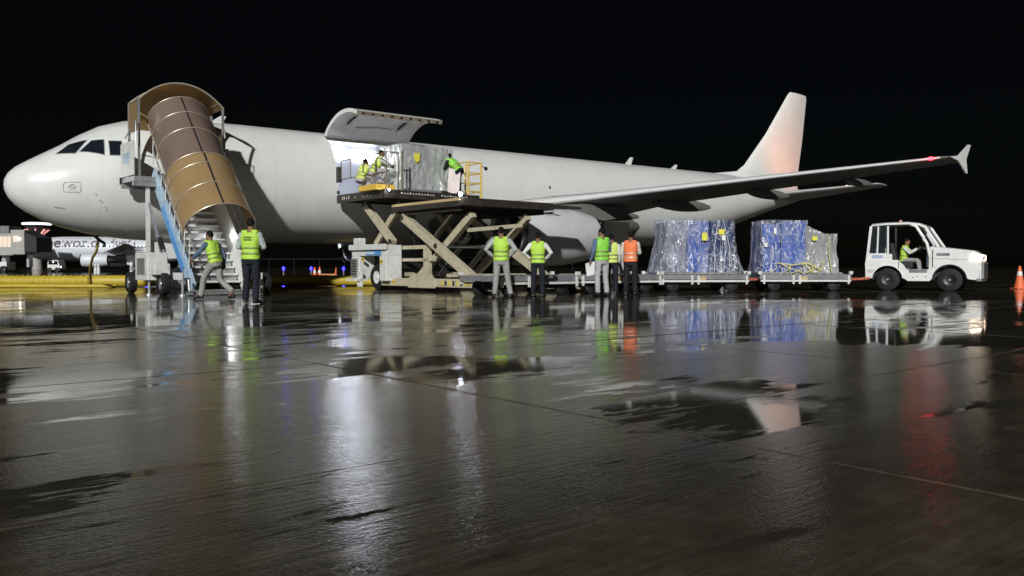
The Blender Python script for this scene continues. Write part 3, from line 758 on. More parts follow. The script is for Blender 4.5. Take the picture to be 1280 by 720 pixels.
# platform
m = MB(XS); m.box(2.75, 5.5, 2.05, 3.3, 3.26, 3.40); m.build('platform', STEEL, stairs, bevel=.01)
m = MB(XS); m.box(2.72, 2.78, 2.06, 3.28, 3.42, 4.42); pn = m.build('platform_side_panel', WHITE_EQ, stairs, bevel=.01)
m = MB(XS); m.box(2.715, 2.72, 2.3, 3.0, 3.8, 4.1); m.build('panel_plate', PALEBLUE, pn)
m = MB(XS); m.box(5.47, 5.53, 2.06, 3.28, 3.42, 4.42); m.build('platform_side_panel', WHITE_EQ, stairs, bevel=.01)
m = MB(XS); m.beam((2.72, 3.3, 3.18), (5.5, 3.3, 3.18), .12, .14); m.beam((2.72, 2.1, 3.18), (5.5, 2.1, 3.18), .12, .14); m.build('platform_frame', STEEL, stairs)
for s in (2.82, 5.42):
    m = MB(XS); m.tube([(s, 3.27, 4.35), (s, 3.27, 5.0), (s, 2.2, 4.6)], .02, 6); m.build('guard_rail', STEEL, stairs)
m = MB(XS); m.box(2.7, 5.5, 2.0, 2.06, 3.22, 3.44); m.build('bumper', BLACK, stairs)
# supports and chassis
for s in (3.15, 5.15):
    m = MB(XS); m.beam((s, 3.2, .5), (s, 3.2, 3.2), .1, .1); m.build('support_column', WHITE_EQ, stairs)
    m = MB(XS); m.beam((s, 4.9, .55), (s, 3.35, 2.6), .07, .07); m.build('support_brace', STEEL, stairs)
    m = MB(XS); m.tube([(s, 5.2, .6), (s, 4.3, 1.55)], .05, 8); hc = m.build('hydraulic_cylinder', STEEL, stairs, smooth=True)
    m = MB(XS); m.tube([(s, 4.6, 1.22), (s, 4.28, 1.57)], .075, 8); m.build('cylinder_head', DARK_METAL, hc)
m = MB(XS); m.box(3.0, 3.14, 2.4, 6.3, .42, .6); m.box(5.16, 5.3, 2.4, 6.3, .42, .6); m.box(3.14, 5.16, 2.5, 2.65, .43, .59); m.box(3.14, 5.16, 4.2, 4.35, .43, .59)
m.build('chassis_frame', WHITE_EQ, stairs)
m = MB(XS); m.box(2.45, 2.98, 4.4, 5.5, .4, 1.15); cb = m.build('battery_box', WHITE_EQ, stairs, bevel=.02)
m = MB(XS); m.box(2.44, 2.45, 4.6, 5.3, .55, 1.0); m.build('box_lid', STEEL, cb)
m = MB(XS); m.box(2.5, 2.9, 5.55, 5.95, .55, .85); m.build('control_box', WHITE_EQ, stairs, bevel=.02)
m = MB(XS); m.box(3.2, 5.1, 6.2, 6.3, .02, .10); m.build('kick_bar', STEEL, stairs)
m = MB(XS); m.tube([(3.2, 6.45, .42), (3.2, 6.5, .12), (5.1, 6.5, .12), (5.1, 6.45, .42)], .03, 8); m.build('tow_bar', STEEL, stairs, smooth=True)
for s in (2.75, 5.55):
    for l in (2.9, 5.85): add_wheel(stairs, s, l, .31, .2, XS, STEEL, 'x')
for s, l in ((2.55, 5.3), (3.1, 6.3), (5.2, 6.3)):
    m = MB(XS); m.tube([(s, l, .6), (s, l, .03)], .035, 8); m.lathe([(0.0, .001), (0.0, .1), (.03, .09), (.05, .03)], (s, l, 0.0), 'z', 12); m.build('stabiliser_jack', STEEL, stairs, smooth=True)
STAIR_LIGHT = mat('stair_lamp_lens', (1, 1, 1), .3, emit=(.95, .97, 1.0), estr=20)
m = MB(XS); c = slope_pt(5.0, SC + HWD - .07, .5); m.lathe([(-.03, .01), (-.02, .06), (.0, .07)], c, 'x', 12); m.build('step_light', STAIR_LIGHT, stairs, smooth=True)
lamp('step_lamp', 'POINT', XS(c[0] - .08, c[1] + .02, c[2]), 5, (.95, .97, 1), stairs, .05)

# ------------------------------------------------------------------ main deck cargo loader
SO, LO = 12.0, 6.5
loader = empty('cargo_loader', W(SO, LO), TH, 'cream scissor lift cargo loader with raised dark platforms under the open cargo door', 'cargo loader')
XC = lambda s, l, z: (s - SO, -(l - LO), z)
# bridge
m = MB(XC); m.box(9.95, 13.75, 2.15, 5.25, 3.14, 3.28); br = m.build('bridge_deck', LOADER_DARK, loader)
for s in (9.9, 13.72):
    m = MB(XC); m.box(s - .03, s + .07, 2.1, 5.3, 3.02, 3.31); m.build('bridge_side_beam', LOADER_DARK, br, bevel=.01)
m = MB(XC); m.box(9.87, 13.79, 5.25, 5.33, 3.02, 3.30); m.build('bridge_end_beam', LOADER_DARK, br, bevel=.01)
for k in range(12):
    m = MB(XC); m.tube([(10.75, 2.4 + k * .24, 3.30), (13.4, 2.4 + k * .24, 3.30)], .03, 8); m.build('roller', STEEL, br, smooth=True)
MARK_W = mat('stencil_white', (.6, .6, .55), .6)
for k in range(22):
    s = 10.5 + k * .115 + (0.25 if k > 11 else 0)
    m = MB(XC); m.box(s, s + .06, 5.331, 5.336, 3.18, 3.215 + .02 * (k % 3 == 0)); m.build('stencil_mark', MARK_W, br)
for k, (a, h) in enumerate(((2.5, .1), (2.62, .12), (2.8, .07), (2.95, .11), (3.4, .05), (3.9, .08), (4.0, .08), (4.2, .06), (4.4, .05))):
    m = MB(XC); m.box(9.864, 9.869, a, a + .05, 3.12, 3.12 + h); m.build('stencil_mark', MARK_W, br)
m = MB(XC); m.box(10.0, 13.6, 1.99, 2.12, 3.08, 3.3); m.build('door_bumper', BLACK, br)
for s in (9.88, 13.7):
    m = MB(XC); m.tube([(s, 2.2, 3.35), (s, 2.2, 3.45)], .05, 8); m.build('guide_roller', BLACK, br)
# operator walkway with yellow floor and guard rails
m = MB(XC); m.box(9.62, 10.35, 4.1, 5.2, 3.28, 3.47); wk = m.build('operator_platform', YELLOW, loader, bevel=.012)
RAIL = mat('guard_rail_brown', (.16, .12, .07), .5, metal=.3)
def rail(pts, name='guard_rail', r=.02, mm=RAIL): 
    m = MB(XC); m.tube(pts, r, 6); return m.build(name, mm, loader, smooth=True)
for zz in (3.85, 4.5): rail([(9.9, 2.4, zz), (9.9, 5.4, zz)])
for l in (2.4, 3.05, 3.9, 4.7, 5.4): rail([(9.9, l, 3.3 if l > 3.8 else 3.85), (9.9, l, 4.5)], 'rail_post')
rail([(9.9, 5.4, 4.5), (10.5, 5.4, 4.5)]); rail([(10.5, 5.4, 3.3), (10.5, 5.4, 4.6)], 'rail_post', .03)
rail([(10.35, 5.42, 3.3), (10.35, 5.42, 4.55)], 'rail_post', .02)
m = MB(XC); m.box(9.84, 9.98, 2.1, 2.32, 3.75, 4.3); m.build('control_panel', DARK_METAL, loader, bevel=.02)
# yellow gate and ladder on the aft side
for (s, l) in ((13.38, 5.2), (13.38, 4.25), (13.95, 5.2), (13.95, 4.25)):
    rail([(s, l, 3.2), (s, l, 4.5)], 'gate_post', .035, YELLOW)
for zz in (3.45, 3.75, 4.1, 4.48):
    rail([(13.38, 5.2, zz), (13.95, 5.2, zz)], 'gate_bar', .022, YELLOW); rail([(13.95, 5.2, zz), (13.95, 4.25, zz)], 'gate_bar', .022, YELLOW); rail([(13.38, 5.2, zz), (13.38, 4.25, zz)], 'gate_bar', .022, YELLOW)
m = MB(XC); m.box(13.48, 13.62, 4.4, 4.46, 3.3, 4.38); m.build('gate_panel', TAN_STRAP, loader)
m = MB(XC); m.box(13.3, 13.46, 4.3, 4.34, 3.85, 4.3); m.build('gate_panel', TAN_STRAP, loader)
rail([(13.95, 5.2, 4.4), (14.15, 5.2, 4.3)], 'mirror_arm', .015, DARK_METAL)
m = MB(XC); m.lathe([(-.02, .01), (-.02, .07), (.02, .07), (.02, .01)], (14.17, 5.2, 4.3), 'y', 12); m.build('mirror', DARK_METAL, loader, smooth=True)
# main platform
m = MB(XC); m.box(10.5, 13.95, 5.0, 8.75, 2.66, 2.79); mp = m.build('main_platform', LOADER_DARK, loader)
m = MB(XC); m.box(10.38, 10.5, 4.95, 8.77, 2.58, 2.74); m.build('platform_side_beam', LOADER_DARK, mp, bevel=.012)
m = MB(XC); m.box(10.36, 10.5, 4.95, 8.77, 2.742, 2.83); m.build('platform_edge_strip', TAN_STRAP, mp, bevel=.01)
m = MB(XC); m.prism([(14.075, 2.82), (15.55, 2.78), (15.55, 2.72), (14.075, 2.68)], 'y', 8.3, 8.7); m.build('end_flap', LOADER_DARK, mp)
m = MB(XC); m.box(13.95, 14.07, 4.95, 8.77, 2.60, 2.82); m.build('platform_side_beam', LOADER_DARK, mp, bevel=.012)
m = MB(XC); m.box(10.38, 14.07, 8.78, 8.9, 2.60, 2.83); m.build('platform_end_beam', LOADER_DARK, mp, bevel=.012)
m = MB(XC); m.box(10.52, 10.66, 5.1, 8.6, 2.46, 2.64); m.box(13.76, 13.9, 5.1, 8.6, 2.46, 2.64); m.box(10.66, 13.76, 6.7, 6.9, 2.47, 2.63); m.build('platform_subframe', LOADER_DARK, mp)
for k in range(14):
    m = MB(XC); m.tube([(10.7, 5.2 + k * .255, 2.82), (13.8, 5.2 + k * .255, 2.82)], .035, 8); m.build('roller', STEEL, mp, smooth=True)
WORK_LIGHT = mat('work_lamp_lens', (1, 1, 1), .3, emit=(.72, .74, 1.0), estr=9)
for (s, l, z, r_, e_) in ((10.33, 8.80, 2.92, .07, 14), (10.0, 5.36, 3.28, .045, 5)):
    m = MB(XC); m.lathe([(-.06, .02), (-.05, r_), (.04, r_ * 1.1)], (s, l, z), 'y', 14); wl = m.build('work_lamp', DARK_METAL, loader, smooth=True)
    m = MB(XC); m.lathe([(.03, .001), (.03, r_), (.05, r_ * .8)], (s, l + .02, z), 'y', 14); m.build('lamp_lens', WORK_LIGHT, wl, smooth=True)
    lamp('work_lamp_bulb', 'POINT', XC(s - .05, l + .16, z), e_, (.8, .84, 1), loader, .05)
# scissor legs
def leg(s, l0, z0, l1, z1, w=.34, h=.24, mm=CREAM_EQ, name='scissor_leg'):
    m = MB(XC); m.beam((s, l0, z0), (s, l1, z1), w, h, (0, 0, 1)); o = m.build(name, mm, loader, bevel=.012)
    d = Vector((0, l1 - l0, z1 - z0)).normalized(); nrm = Vector((0, -d.z, d.y))
    for sg in (-1, 1):
        c = nrm * (sg * (h / 2 + .012))
        m = MB(XC); m.beam(Vector((s - w / 2 + .03, l0, z0)) + c, Vector((s - w / 2 + .03, l1, z1)) + c, .06, .025, nrm); m.build('leg_flange', mm, o)
    return o
leg(10.62, 5.35, 2.42, 9.15, .42, .26, .21)
leg(10.98, 5.75, .42, 8.62, 2.36, .22, .18)
leg(13.55, 5.35, 2.42, 9.15, .42, .26, .21)
leg(13.2, 5.75, .42, 8.62, 2.36, .22, .18)
m = MB(XC); m.tube([(10.5, 7.33, 1.42), (13.7, 7.33, 1.42)], .07, 10); m.build('scissor_shaft', STEEL, loader, smooth=True)
m = MB(XC); m.tube([(11.6, 6.0, .5), (11.6, 7.6, 1.75)], .09, 10); m.build('lift_cylinder', STEEL, loader, smooth=True)
m = MB(XC); m.tube([(12.6, 6.0, .5), (12.6, 7.6, 1.75)], .09, 10); m.build('lift_cylinder', STEEL, loader, smooth=True)
m = MB(XC); m.beam((11.1, 8.2, 1.9), (13.1, 8.4, 2.1), .12, .12); m.build('scissor_cross_tie', CREAM_EQ, loader)
leg(10.42, 3.15, 2.98, 5.0, 1.58, .22, .18); leg(10.75, 3.35, 1.55, 4.95, 2.9, .16, .16)
leg(13.3, 3.15, 2.98, 5.0, 1.58, .22, .18); leg(13.05, 3.35, 1.55, 4.95, 2.9, .16, .16)
# base frame and front drive module
m = MB(XC); m.box(10.3, 10.52, 4.4, 10.1, .14, .40); m.build('base_rail', CREAM_EQ, loader, bevel=.015)
m = MB(XC); m.box(13.6, 13.82, 4.4, 10.1, .14, .40); m.build('base_rail', CREAM_EQ, loader, bevel=.015)
m = MB(XC); m.prism([(6.1, .40), (6.4, .55), (7.3, .55), (7.6, .40), (7.6, .1), (6.1, .1)], 'x', 10.26, 10.299); m.build('axle_cover', CREAM_EQ, loader, bevel=.01)
m = MB(XC); m.box(10.3, 13.82, 9.95, 10.15, .10, .36); m.build('rear_beam', CREAM_EQ, loader, bevel=.012)
for s in (10.2, 13.5):
    m = MB(XC); m.box(s, s + .42, 9.72, 10.3, .06, .55); jk = m.build('rear_jack', CREAM_EQ, loader, bevel=.03)
    m = MB(XC); m.box(s + .06, s + .36, 9.82, 10.2, .0, .06); m.build('jack_foot', DARK_METAL, jk)
m = MB(XC); m.box(10.5, 13.6, 4.6, 4.8, .45, .6); m.box(10.5, 13.6, 7.9, 8.05, .45, .55); m.build('cross_member', CREAM_EQ, loader)
m = MB(XC)
m.box(10.1, 10.7, 2.75, 5.05, 1.14, 1.50); m.box(10.1, 10.7, 2.75, 3.3, .35, 1.14); m.box(10.1, 10.7, 4.62, 5.05, .30, 1.14)
dm = m.build('drive_module', WHITE_EQ, loader, bevel=.015)
m = MB(XC); m.box(10.0, 10.1, 2.7, 5.1, 1.34, 1.53); m.build('module_top_rail', WHITE_EQ, dm, bevel=.012)
m = MB(XC); m.box(10.0, 10.25, 3.05, 3.45, 1.52, 1.76); m.build('tool_box', WHITE_EQ, dm, bevel=.015)
m = MB(XC); m.box(10.085, 10.098, 3.75, 4.75, 1.16, 1.31); m.build('blue_name_plate', BLUE_EQ, dm)
m = MB(XC); m.box(10.08, 10.085, 3.8, 4.3, 1.2, 1.27); m.build('plate_stripe', WHITE_EQ, dm)
m = MB(XC); m.box(10.04, 10.1, 2.78, 3.22, .42, 1.06); lv = m.build('louvre_panel', STEEL, dm)
for k in range(6):
    m = MB(XC); m.box(10.02, 10.04, 2.84, 3.16, .5 + k * .09, .535 + k * .09); m.build('slat', DARK_METAL, lv)
m = MB(XC); m.box(9.95, 10.3, 2.6, 3.5, .28, .36); m.build('module_step', WHITE_EQ, dm)
m = MB(XC); m.box(10.02, 10.12, 3.25, 3.5, .08, .6); m.build('outrigger_leg', WHITE_EQ, dm, bevel=.012)
for s in (10.45, 13.4):
    add_wheel(loader, s, 4.05, .42, .3, XC, WHITE_EQ, 'x'); add_wheel(loader, s + .1, 7.0, .24, .2, XC, STEEL, 'x')
m = MB(XC); m.box(10.7, 13.7, 2.9, 5.0, .7, 1.1); m.build('engine_bay', DARK_METAL, loader, bevel=.02)
m = MB(XC); m.box(10.72, 10.9, 5.06, 7.0, 1.35, 1.47); m.build('module_rail', CREAM_EQ, loader)
m = MB(XC); m.box(10.72, 10.85, 6.3, 6.6, .45, 1.35); m.build('module_post', CREAM_EQ, loader)
m = MB(XC); m.box(10.72, 10.82, 5.06, 6.9, .95, 1.05); m.build('module_rail', CREAM_EQ, loader)
m = MB(XC); m.tube([(11.0, 5.0, 2.3), (10.9, 5.6, 1.4), (11.1, 6.2, .9), (11.0, 6.0, .5)], .03, 6); m.build('hydraulic_hose', BLACK, loader, smooth=True)

WARN = mat('warning_label', (.70, .52, .05), .5); GREASE = mat('grease_pin', (.03, .026, .02), .35)
for (s, l, z) in ((10.09, 4.75, .95), (10.09, 3.55, 1.02), (10.295, 9.3, .27), (10.295, 5.2, .27)):
    m = MB(XC); m.box(s - .008, s - .004, l - .09, l + .09, z - .06, z + .06); w_ = m.build('warning_label', WARN, loader)
    m = MB(XC); m.box(s - .011, s - .009, l - .05, l + .05, z - .02, z + .02); m.build('label_print', BLACK, w_)
for (s, l, z) in ((10.48, 7.33, 1.42), (10.48, 9.1, .45), (10.48, 5.4, 2.38), (10.3, 3.2, 2.94), (10.3, 4.95, 1.62), (10.8, 5.8, .45)):
    m = MB(XC); m.lathe([(-.03, .001), (-.03, .07), (.0, .08), (.02, .08)], (s, l, z), 'x', 14); m.build('pivot_pin', GREASE, loader, smooth=True)
for k in range(3):
    m = MB(XC); m.tube([(11.05 + k * .09, 4.9, 2.95), (11.0 + k * .08, 5.3, 2.1 - k * .1), (10.95 + k * .1, 5.9, 1.5 - .1 * k), (11.0 + k * .1, 6.6, .95), (11.1 + k * .1, 7.2, .5)], .022, 6); m.build('hydraulic_hose', BLACK, loader, smooth=True)
for k in range(7):
    m = MB(XC); m.box(10.285, 10.298, 7.9 + k * .2, 7.98 + k * .2, .2, .34); m.build('hazard_stripe', WARN if k % 2 == 0 else BLACK, loader)

# ------------------------------------------------------------------ foil wrapped container on the loader
def wrap_mat(name, base, rough, metal, bscale, bstr, var):
    m = bpy.data.materials.new(name); m.use_nodes = True
    nt = m.node_tree; N = nt.nodes; L = nt.links; b = N['Principled BSDF']
    tc = N.new('ShaderNodeTexCoord'); mp = N.new('ShaderNodeMapping'); mp.inputs['Scale'].default_value = (1, 1, .45); L.new(tc.outputs['Object'], mp.inputs['Vector'])
    n = N.new('ShaderNodeTexNoise'); n.inputs['Scale'].default_value = bscale; n.inputs['Detail'].default_value = 6; n.inputs['Distortion'].default_value = 1.2; L.new(mp.outputs[0], n.inputs['Vector'])
    v = N.new('ShaderNodeTexVoronoi'); v.feature = 'DISTANCE_TO_EDGE'; v.inputs['Scale'].default_value = bscale * 1.3; L.new(mp.outputs[0], v.inputs['Vector'])
    ad = N.new('ShaderNodeMath'); ad.operation = 'ADD'; L.new(n.outputs['Fac'], ad.inputs[0]); L.new(v.outputs['Distance'], ad.inputs[1])
    bp = N.new('ShaderNodeBump'); bp.inputs['Strength'].default_value = bstr; bp.inputs['Distance'].default_value = .06
    L.new(ad.outputs[0], bp.inputs['Height']); L.new(bp.outputs[0], b.inputs['Normal'])
    r = N.new('ShaderNodeValToRGB'); r.color_ramp.elements[0].position = .3; r.color_ramp.elements[1].position = .7
    r.color_ramp.elements[0].color = tuple(c * (1 - var) for c in base) + (1,); r.color_ramp.elements[1].color = tuple(min(1, c * (1 + var)) for c in base) + (1,)
    L.new(n.outputs['Fac'], r.inputs['Fac']); L.new(r.outputs[0], b.inputs['Base Color'])
    b.inputs['Roughness'].default_value = rough; b.inputs['Metallic'].default_value = metal
    return m
FOIL = wrap_mat('foil_wrap', (.58, .60, .58), .30, .35, 3.2, .8, .26)
YEL_LABEL = mat('yellow_label', (.75, .70, .08), .5)
WHT_LABEL = mat('white_label', (.75, .75, .75), .5)
def crumpled_box(x0, x1, y0, y1, z0, z1, n=14, amp=.03, seed=0.0, round_=.06, top_sag=.0):
    """closed subdivided box with an uneven skin"""
    bm = bmesh.new(); bmesh.ops.create_cube(bm, size=1.0)
    bmesh.ops.subdivide_edges(bm, edges=bm.edges[:], cuts=n, use_grid_fill=True)
    for v in bm.verts:
        p = v.co.copy()
        q = Vector((lerp(x0, x1, p.x + .5), lerp(y0, y1, p.y + .5), lerp(z0, z1, p.z + .5)))
        nn_ = noise.noise_vector(q * 2.3 + Vector((seed, seed * 2, 0))) * amp + noise.noise_vector(q * 6.1 + Vector((seed, 3, 1))) * amp * .45
        k = 1.0 if p.z > -.49 else .2
        v.co = q + Vector((nn_.x, nn_.y, nn_.z * .5)) * k - Vector((0, 0, top_sag * max(0, p.z) * (1 - 4 * p.x * p.x)))
    return bm
def bm_obj(bm, name, material, parent=None, smooth=True, split=35):
    me = bpy.data.meshes.new(name); bmesh.ops.recalc_face_normals(bm, faces=bm.faces); bm.to_mesh(me); bm.free(); me.materials.append(material)
    if smooth:
        me.polygons.foreach_set('use_smooth', [True] * len(me.polygons)); me.set_sharp_from_angle(angle=R(split))
    o = bpy.data.objects.new(name, me); COL.objects.link(o)
    if parent: o.parent = parent
    return o
cont = empty('wrapped_container', W(12.0, 4.02, 3.335), TH, 'silver foil wrapped freight container on the loader bridge at the cargo door', 'container')
fw = bm_obj(crumpled_box(-1.10, 1.02, -.72, .72, .10, 1.62, 20, .028, 2.0), 'foil_wrap', FOIL, cont)
m = MB(); m.box(-1.15, 1.08, -.78, .78, 0, .09); m.build('base_pallet', STEEL, cont, bevel=.01)
m = MB(); m.box(-.62, -.40, -.775, -.772, 1.08, 1.32); lb = m.build('yellow_label', YEL_LABEL, cont)
m = MB(); m.box(-.58, -.44, -.778, -.776, 1.02, 1.09); m.build('label_tab', YEL_LABEL, lb)
# loose foil skirt at the aft lower corner
m = MB()
m.sheet(lambda a, b: (lerp(.4, 1.3, a), -.76 - .10 * math.sin(a * 9) * (1 - b) - .12 * (1 - b), .09 + b * (.55 * (1 - a) ** 1.4 + .03) + .012 * math.sin(a * 23)), 18, 6)
m.build('loose_skirt', FOIL, cont, smooth=True, recalc=False)

# ------------------------------------------------------------------ people
SKIN = mat('skin', (.24, .125, .075), .55, var=.12, scale=12)
HAIR = mat('black_hair', (.006, .005, .005), .75, spec=.2, var=.3, scale=30, bump=.4, bscale=90)
def cloth(name, c, rough=.85): return mat(name, c, rough, spec=.15, var=.16, scale=6, bump=.5, bscale=18, rvar=.05, stretch=(1, 1, .5))
def hv(name, c): return mat(name, c, .65, var=.10, scale=7, bump=.4, bscale=16, rvar=.05, emit=None)
VEST_LIME = hv('vest_lime', (.44, .70, .07)); VEST_GREEN = hv('vest_green', (.26, .66, .07)); VEST_ORANGE = hv('vest_orange', (.85, .20, .07)); VEST_YEL = hv('vest_yellow', (.62, .72, .16))
BAND = mat('reflective_band', (.20, .27, .07), .5, metal=.1, var=.15); BAND_O = mat('reflective_band_orange', (.62, .42, .30), .4, metal=.2)
C_WHITE = cloth('white_shirt', (.62, .62, .60)); C_GREY = cloth('grey_trousers', (.30, .29, .28)); C_DARK = cloth('dark_trousers', (.018, .020, .028)); C_PALE = cloth('pale_grey_trousers', (.40, .38, .39))
C_BLUE = cloth('blue_shirt', (.10, .145, .22)); C_SHOE = mat('black_shoe', (.015, .014, .013), .5); C_CREAM = cloth('cream_shirt', (.58, .54, .47)); C_BLACK = cloth('black_shirt', (.02, .02, .025))
C_GSHIRT = cloth('grey_green_shirt', (.36, .40, .38))

def voxel(mb, size, smooth_it=2):
    me = bpy.data.meshes.new('tmp'); me.from_pydata([tuple(v) for v in mb.v], [], mb.f)
    bm = bmesh.new(); bm.from_mesh(me); bmesh.ops.recalc_face_normals(bm, faces=bm.faces); bm.to_mesh(me); bm.free()
    ob = bpy.data.objects.new('tmp', me); COL.objects.link(ob)
    md = ob.modifiers.new('r', 'REMESH'); md.mode = 'VOXEL'; md.voxel_size = size
    ms = ob.modifiers.new('s', 'SMOOTH'); ms.iterations = smooth_it; ms.factor = .5
    dg = bpy.context.evaluated_depsgraph_get()
    out = bpy.data.meshes.new_from_object(ob.evaluated_get(dg))
    bpy.data.objects.remove(ob); bpy.data.meshes.remove(me)
    return out
def wrinkle(me, amp, freq, seed):
    n = len(me.vertices); co = np.empty(n * 3); no = np.empty(n * 3)
    me.vertices.foreach_get('co', co); me.vertices.foreach_get('normal', no)
    co = co.reshape(-1, 3); no = no.reshape(-1, 3)
    d = np.array([noise.noise(Vector((c[0] * freq + seed, c[1] * freq, c[2] * freq * 1.8))) + .5 * noise.noise(Vector((c[0] * freq * 2.4, c[1] * freq * 2.4 + seed, c[2] * freq * 3))) for c in co])
    co = co + no * (d * amp)[:, None]
    me.vertices.foreach_set('co', co.ravel()); me.update()
def mesh_obj(me, name, material, parent):
    me.materials.clear(); me.materials.append(material); me.name = name
    me.polygons.foreach_set('use_smooth', [True] * len(me.polygons))
    o = bpy.data.objects.new(name, me); COL.objects.link(o); o.parent = parent
    return o
def capsule(mb, pts, rs, n=10):
    pts = [Vector(p) for p in pts]
    d0 = (pts[0] - pts[1]).normalized() * rs[0] * .6; d1 = (pts[-1] - pts[-2]).normalized() * rs[-1] * .6
    mb.tube([pts[0] + d0] + pts + [pts[-1] + d1], [rs[0] * .6] + list(rs) + [rs[-1] * .6], n)
def ellipsoid(mb, c, r, nu=14, nv=10, rot=None):
    c = Vector(c); P, F = [], []
    for j in range(nv + 1):
        th = math.pi * j / nv
        for i in range(nu):
            a = 2 * math.pi * i / nu
            p = Vector((r[0] * math.sin(max(.02, min(math.pi - .02, th))) * math.cos(a), r[1] * math.sin(max(.02, min(math.pi - .02, th))) * math.sin(a), r[2] * math.cos(th)))
            if rot: p = rot @ p
            P.append(c + p)
    for j in range(nv):
        for i in range(nu): F.append((j * nu + i, j * nu + (i + 1) % nu, (j + 1) * nu + (i + 1) % nu, (j + 1) * nu + i))
    F.append(tuple(range(nu))); F.append(tuple(nv * nu + k for k in range(nu)))
    mb.add(P, F)
BASE = dict(pelvis=(0, 0, .95), chest=(0, .0, 1.28), neck=(0, .0, 1.47), head=(0, .025, 1.615),
            hl=(-.095, 0, .92), hr=(.095, 0, .92), kl=(-.115, .02, .49), kr=(.115, .02, .49), al=(-.13, -.03, .085), ar=(.13, -.03, .085),
            tl=(-.16, .13, .03), tr=(.16, .13, .03),
            sl=(-.185, -.005, 1.415), sr=(.185, -.005, 1.415), el=(-.245, -.04, 1.13), er=(.245, -.04, 1.13), wl=(-.25, .05, .89), wr=(.25, .05, .89))
HIPS = dict(el=(-.37, -.13, 1.17), er=(.37, -.13, 1.17), wl=(-.215, .02, 1.02), wr=(.215, .02, 1.02))
TORSO = [(.84, .150, .11), (.90, .168, .118), (.97, .168, .118), (1.08, .150, .108), (1.19, .160, .114), (1.30, .178, .118), (1.38, .178, .108), (1.44, .140, .088), (1.475, .075, .066)]
def person(label, X, Y, rz, h=1.75, pose=None, shirt=C_WHITE, trousers=C_DARK, vest=VEST_LIME, band=BAND, z0=0.0, head_turn=0.0, bulk=1.0, sleeves=True, group='ground crew', bands=(1.02, 1.13), cap=None):
    J = {k: Vector(v) for k, v in BASE.items()}
    for k, v in (pose or {}).items(): J[k] = Vector(v)
    root = empty('person', (X, Y, z0), rz, label, 'person', group); root.scale = (h / 1.75,) * 3
    sd = X * 3.1 + Y
    def spine(z):
        p, c, n_ = J['pelvis'], J['chest'], J['neck']
        if z <= 1.28:
            t = (z - .95) / .33; return p + (c - p) * t
        return c + (n_ - c) * ((z - 1.28) / .19)
    up_axis = (J['neck'] - J['pelvis']).normalized()
    tilt = Vector((0, 0, 1)).rotation_difference(up_axis).to_matrix()
    def torso_rings(mb, grow, zmin=.84, zmax=1.48, n=18):
        rings = []
        for z, rx, ry in TORSO:
            if z < zmin - 1e-6 or z > zmax + 1e-6: continue
            c = spine(z); rx, ry = rx * bulk + grow, ry * bulk + grow
            rings.append([c + tilt @ Vector((rx * math.copysign(abs(math.cos(a)) ** .85, math.cos(a)), ry * math.copysign(abs(math.sin(a)) ** .9, math.sin(a)), 0)) for a in [2 * math.pi * k / n for k in range(n)]])
        mb.loft(rings)
    # body: one continuous surface
    b = MB(); torso_rings(b, -.004)
    hd = J['head']; hrot = Matrix.Rotation(head_turn, 3, 'Z')
    capsule(b, [J['neck'] - Vector((0, 0, .05)), hd - Vector((0, .01, .06))], [.062, .058])
    ellipsoid(b, hd, (.076, .093, .118), rot=hrot)
    ellipsoid(b, hd + hrot @ Vector((0, .03, -.06)), (.056, .062, .06), rot=hrot)
    ellipsoid(b, hd + hrot @ Vector((0, .098, -.018)), (.014, .022, .026), 8, 6)
    for sx in (-1, 1): ellipsoid(b, hd + hrot @ Vector((sx * .078, -.005, -.012)), (.012, .022, .032), 8, 6)
    for s_ in 'lr':
        capsule(b, [J['h' + s_], J['k' + s_], J['a' + s_]], [.078, .055, .04]); capsule(b, [J['a' + s_], J['t' + s_]], [.042, .036])
        capsule(b, [J['s' + s_], J['e' + s_], J['w' + s_]], [.052, .041, .029])
    me = voxel(b, .015)
    # hands: palm, four fingers, thumb
    hb = MB()
    for s_ in 'lr':
        w, el = J['w' + s_], J['e' + s_]; d = (w - el).normalized(); sx = -1 if s_ == 'l' else 1
        if s_ in (pose or {}).get('_fist', ''): pass
        side = d.cross(Vector((sx, 0, 0))).normalized() if abs(d.x) < .9 else Vector((0, 1, 0))
        flat = d.cross(side).normalized()
        hb.beam(w - d * .01, w + d * .085, .028, .078, side, .024, .082)
        for q, (off, ln) in enumerate(((-.031, .068), (-.010, .078), (.011, .074), (.031, .058))):
            a = w + d * .08 + side * off; k1 = a + d * ln * .5 + flat * .008; k2 = a + d * ln * .85 + flat * .032
            hb.tube([a, k1, k2], [.0095, .009, .007], 6)
        a = w + d * .03 + side * .036; hb.tube([a, a + d * .03 + side * .028, a + d * .062 + side * .034 + flat * .012], [.012, .011, .008], 6)
    o = len(me.vertices)
    bm = bmesh.new(); bm.from_mesh(me)
    nv = [bm.verts.new(v) for v in hb.v]
    for f in hb.f:
        try: bm.faces.new([nv[i] for i in f])
        except ValueError: pass
    bm.to_mesh(me); bm.free()
    body = mesh_obj(me, 'body', SKIN, root)
    # eyes and mouth sit on the face
    for sx in (-1, 1):
        m = MB(); ellipsoid(m, hd + hrot @ Vector((sx * .031, .083, .008)), (.012, .008, .006), 8, 6); m.build('eye', HAIR, body, smooth=True)
    m = MB(); ellipsoid(m, hd + hrot @ Vector((0, .086, -.068)), (.022, .008, .005), 8, 6); m.build('mouth', SKIN, body, smooth=True)
    # hair
    m = MB(); ellipsoid(m, hd + hrot @ Vector((0, -.012, .022)), (.081, .093, .106), 16, 12, hrot)
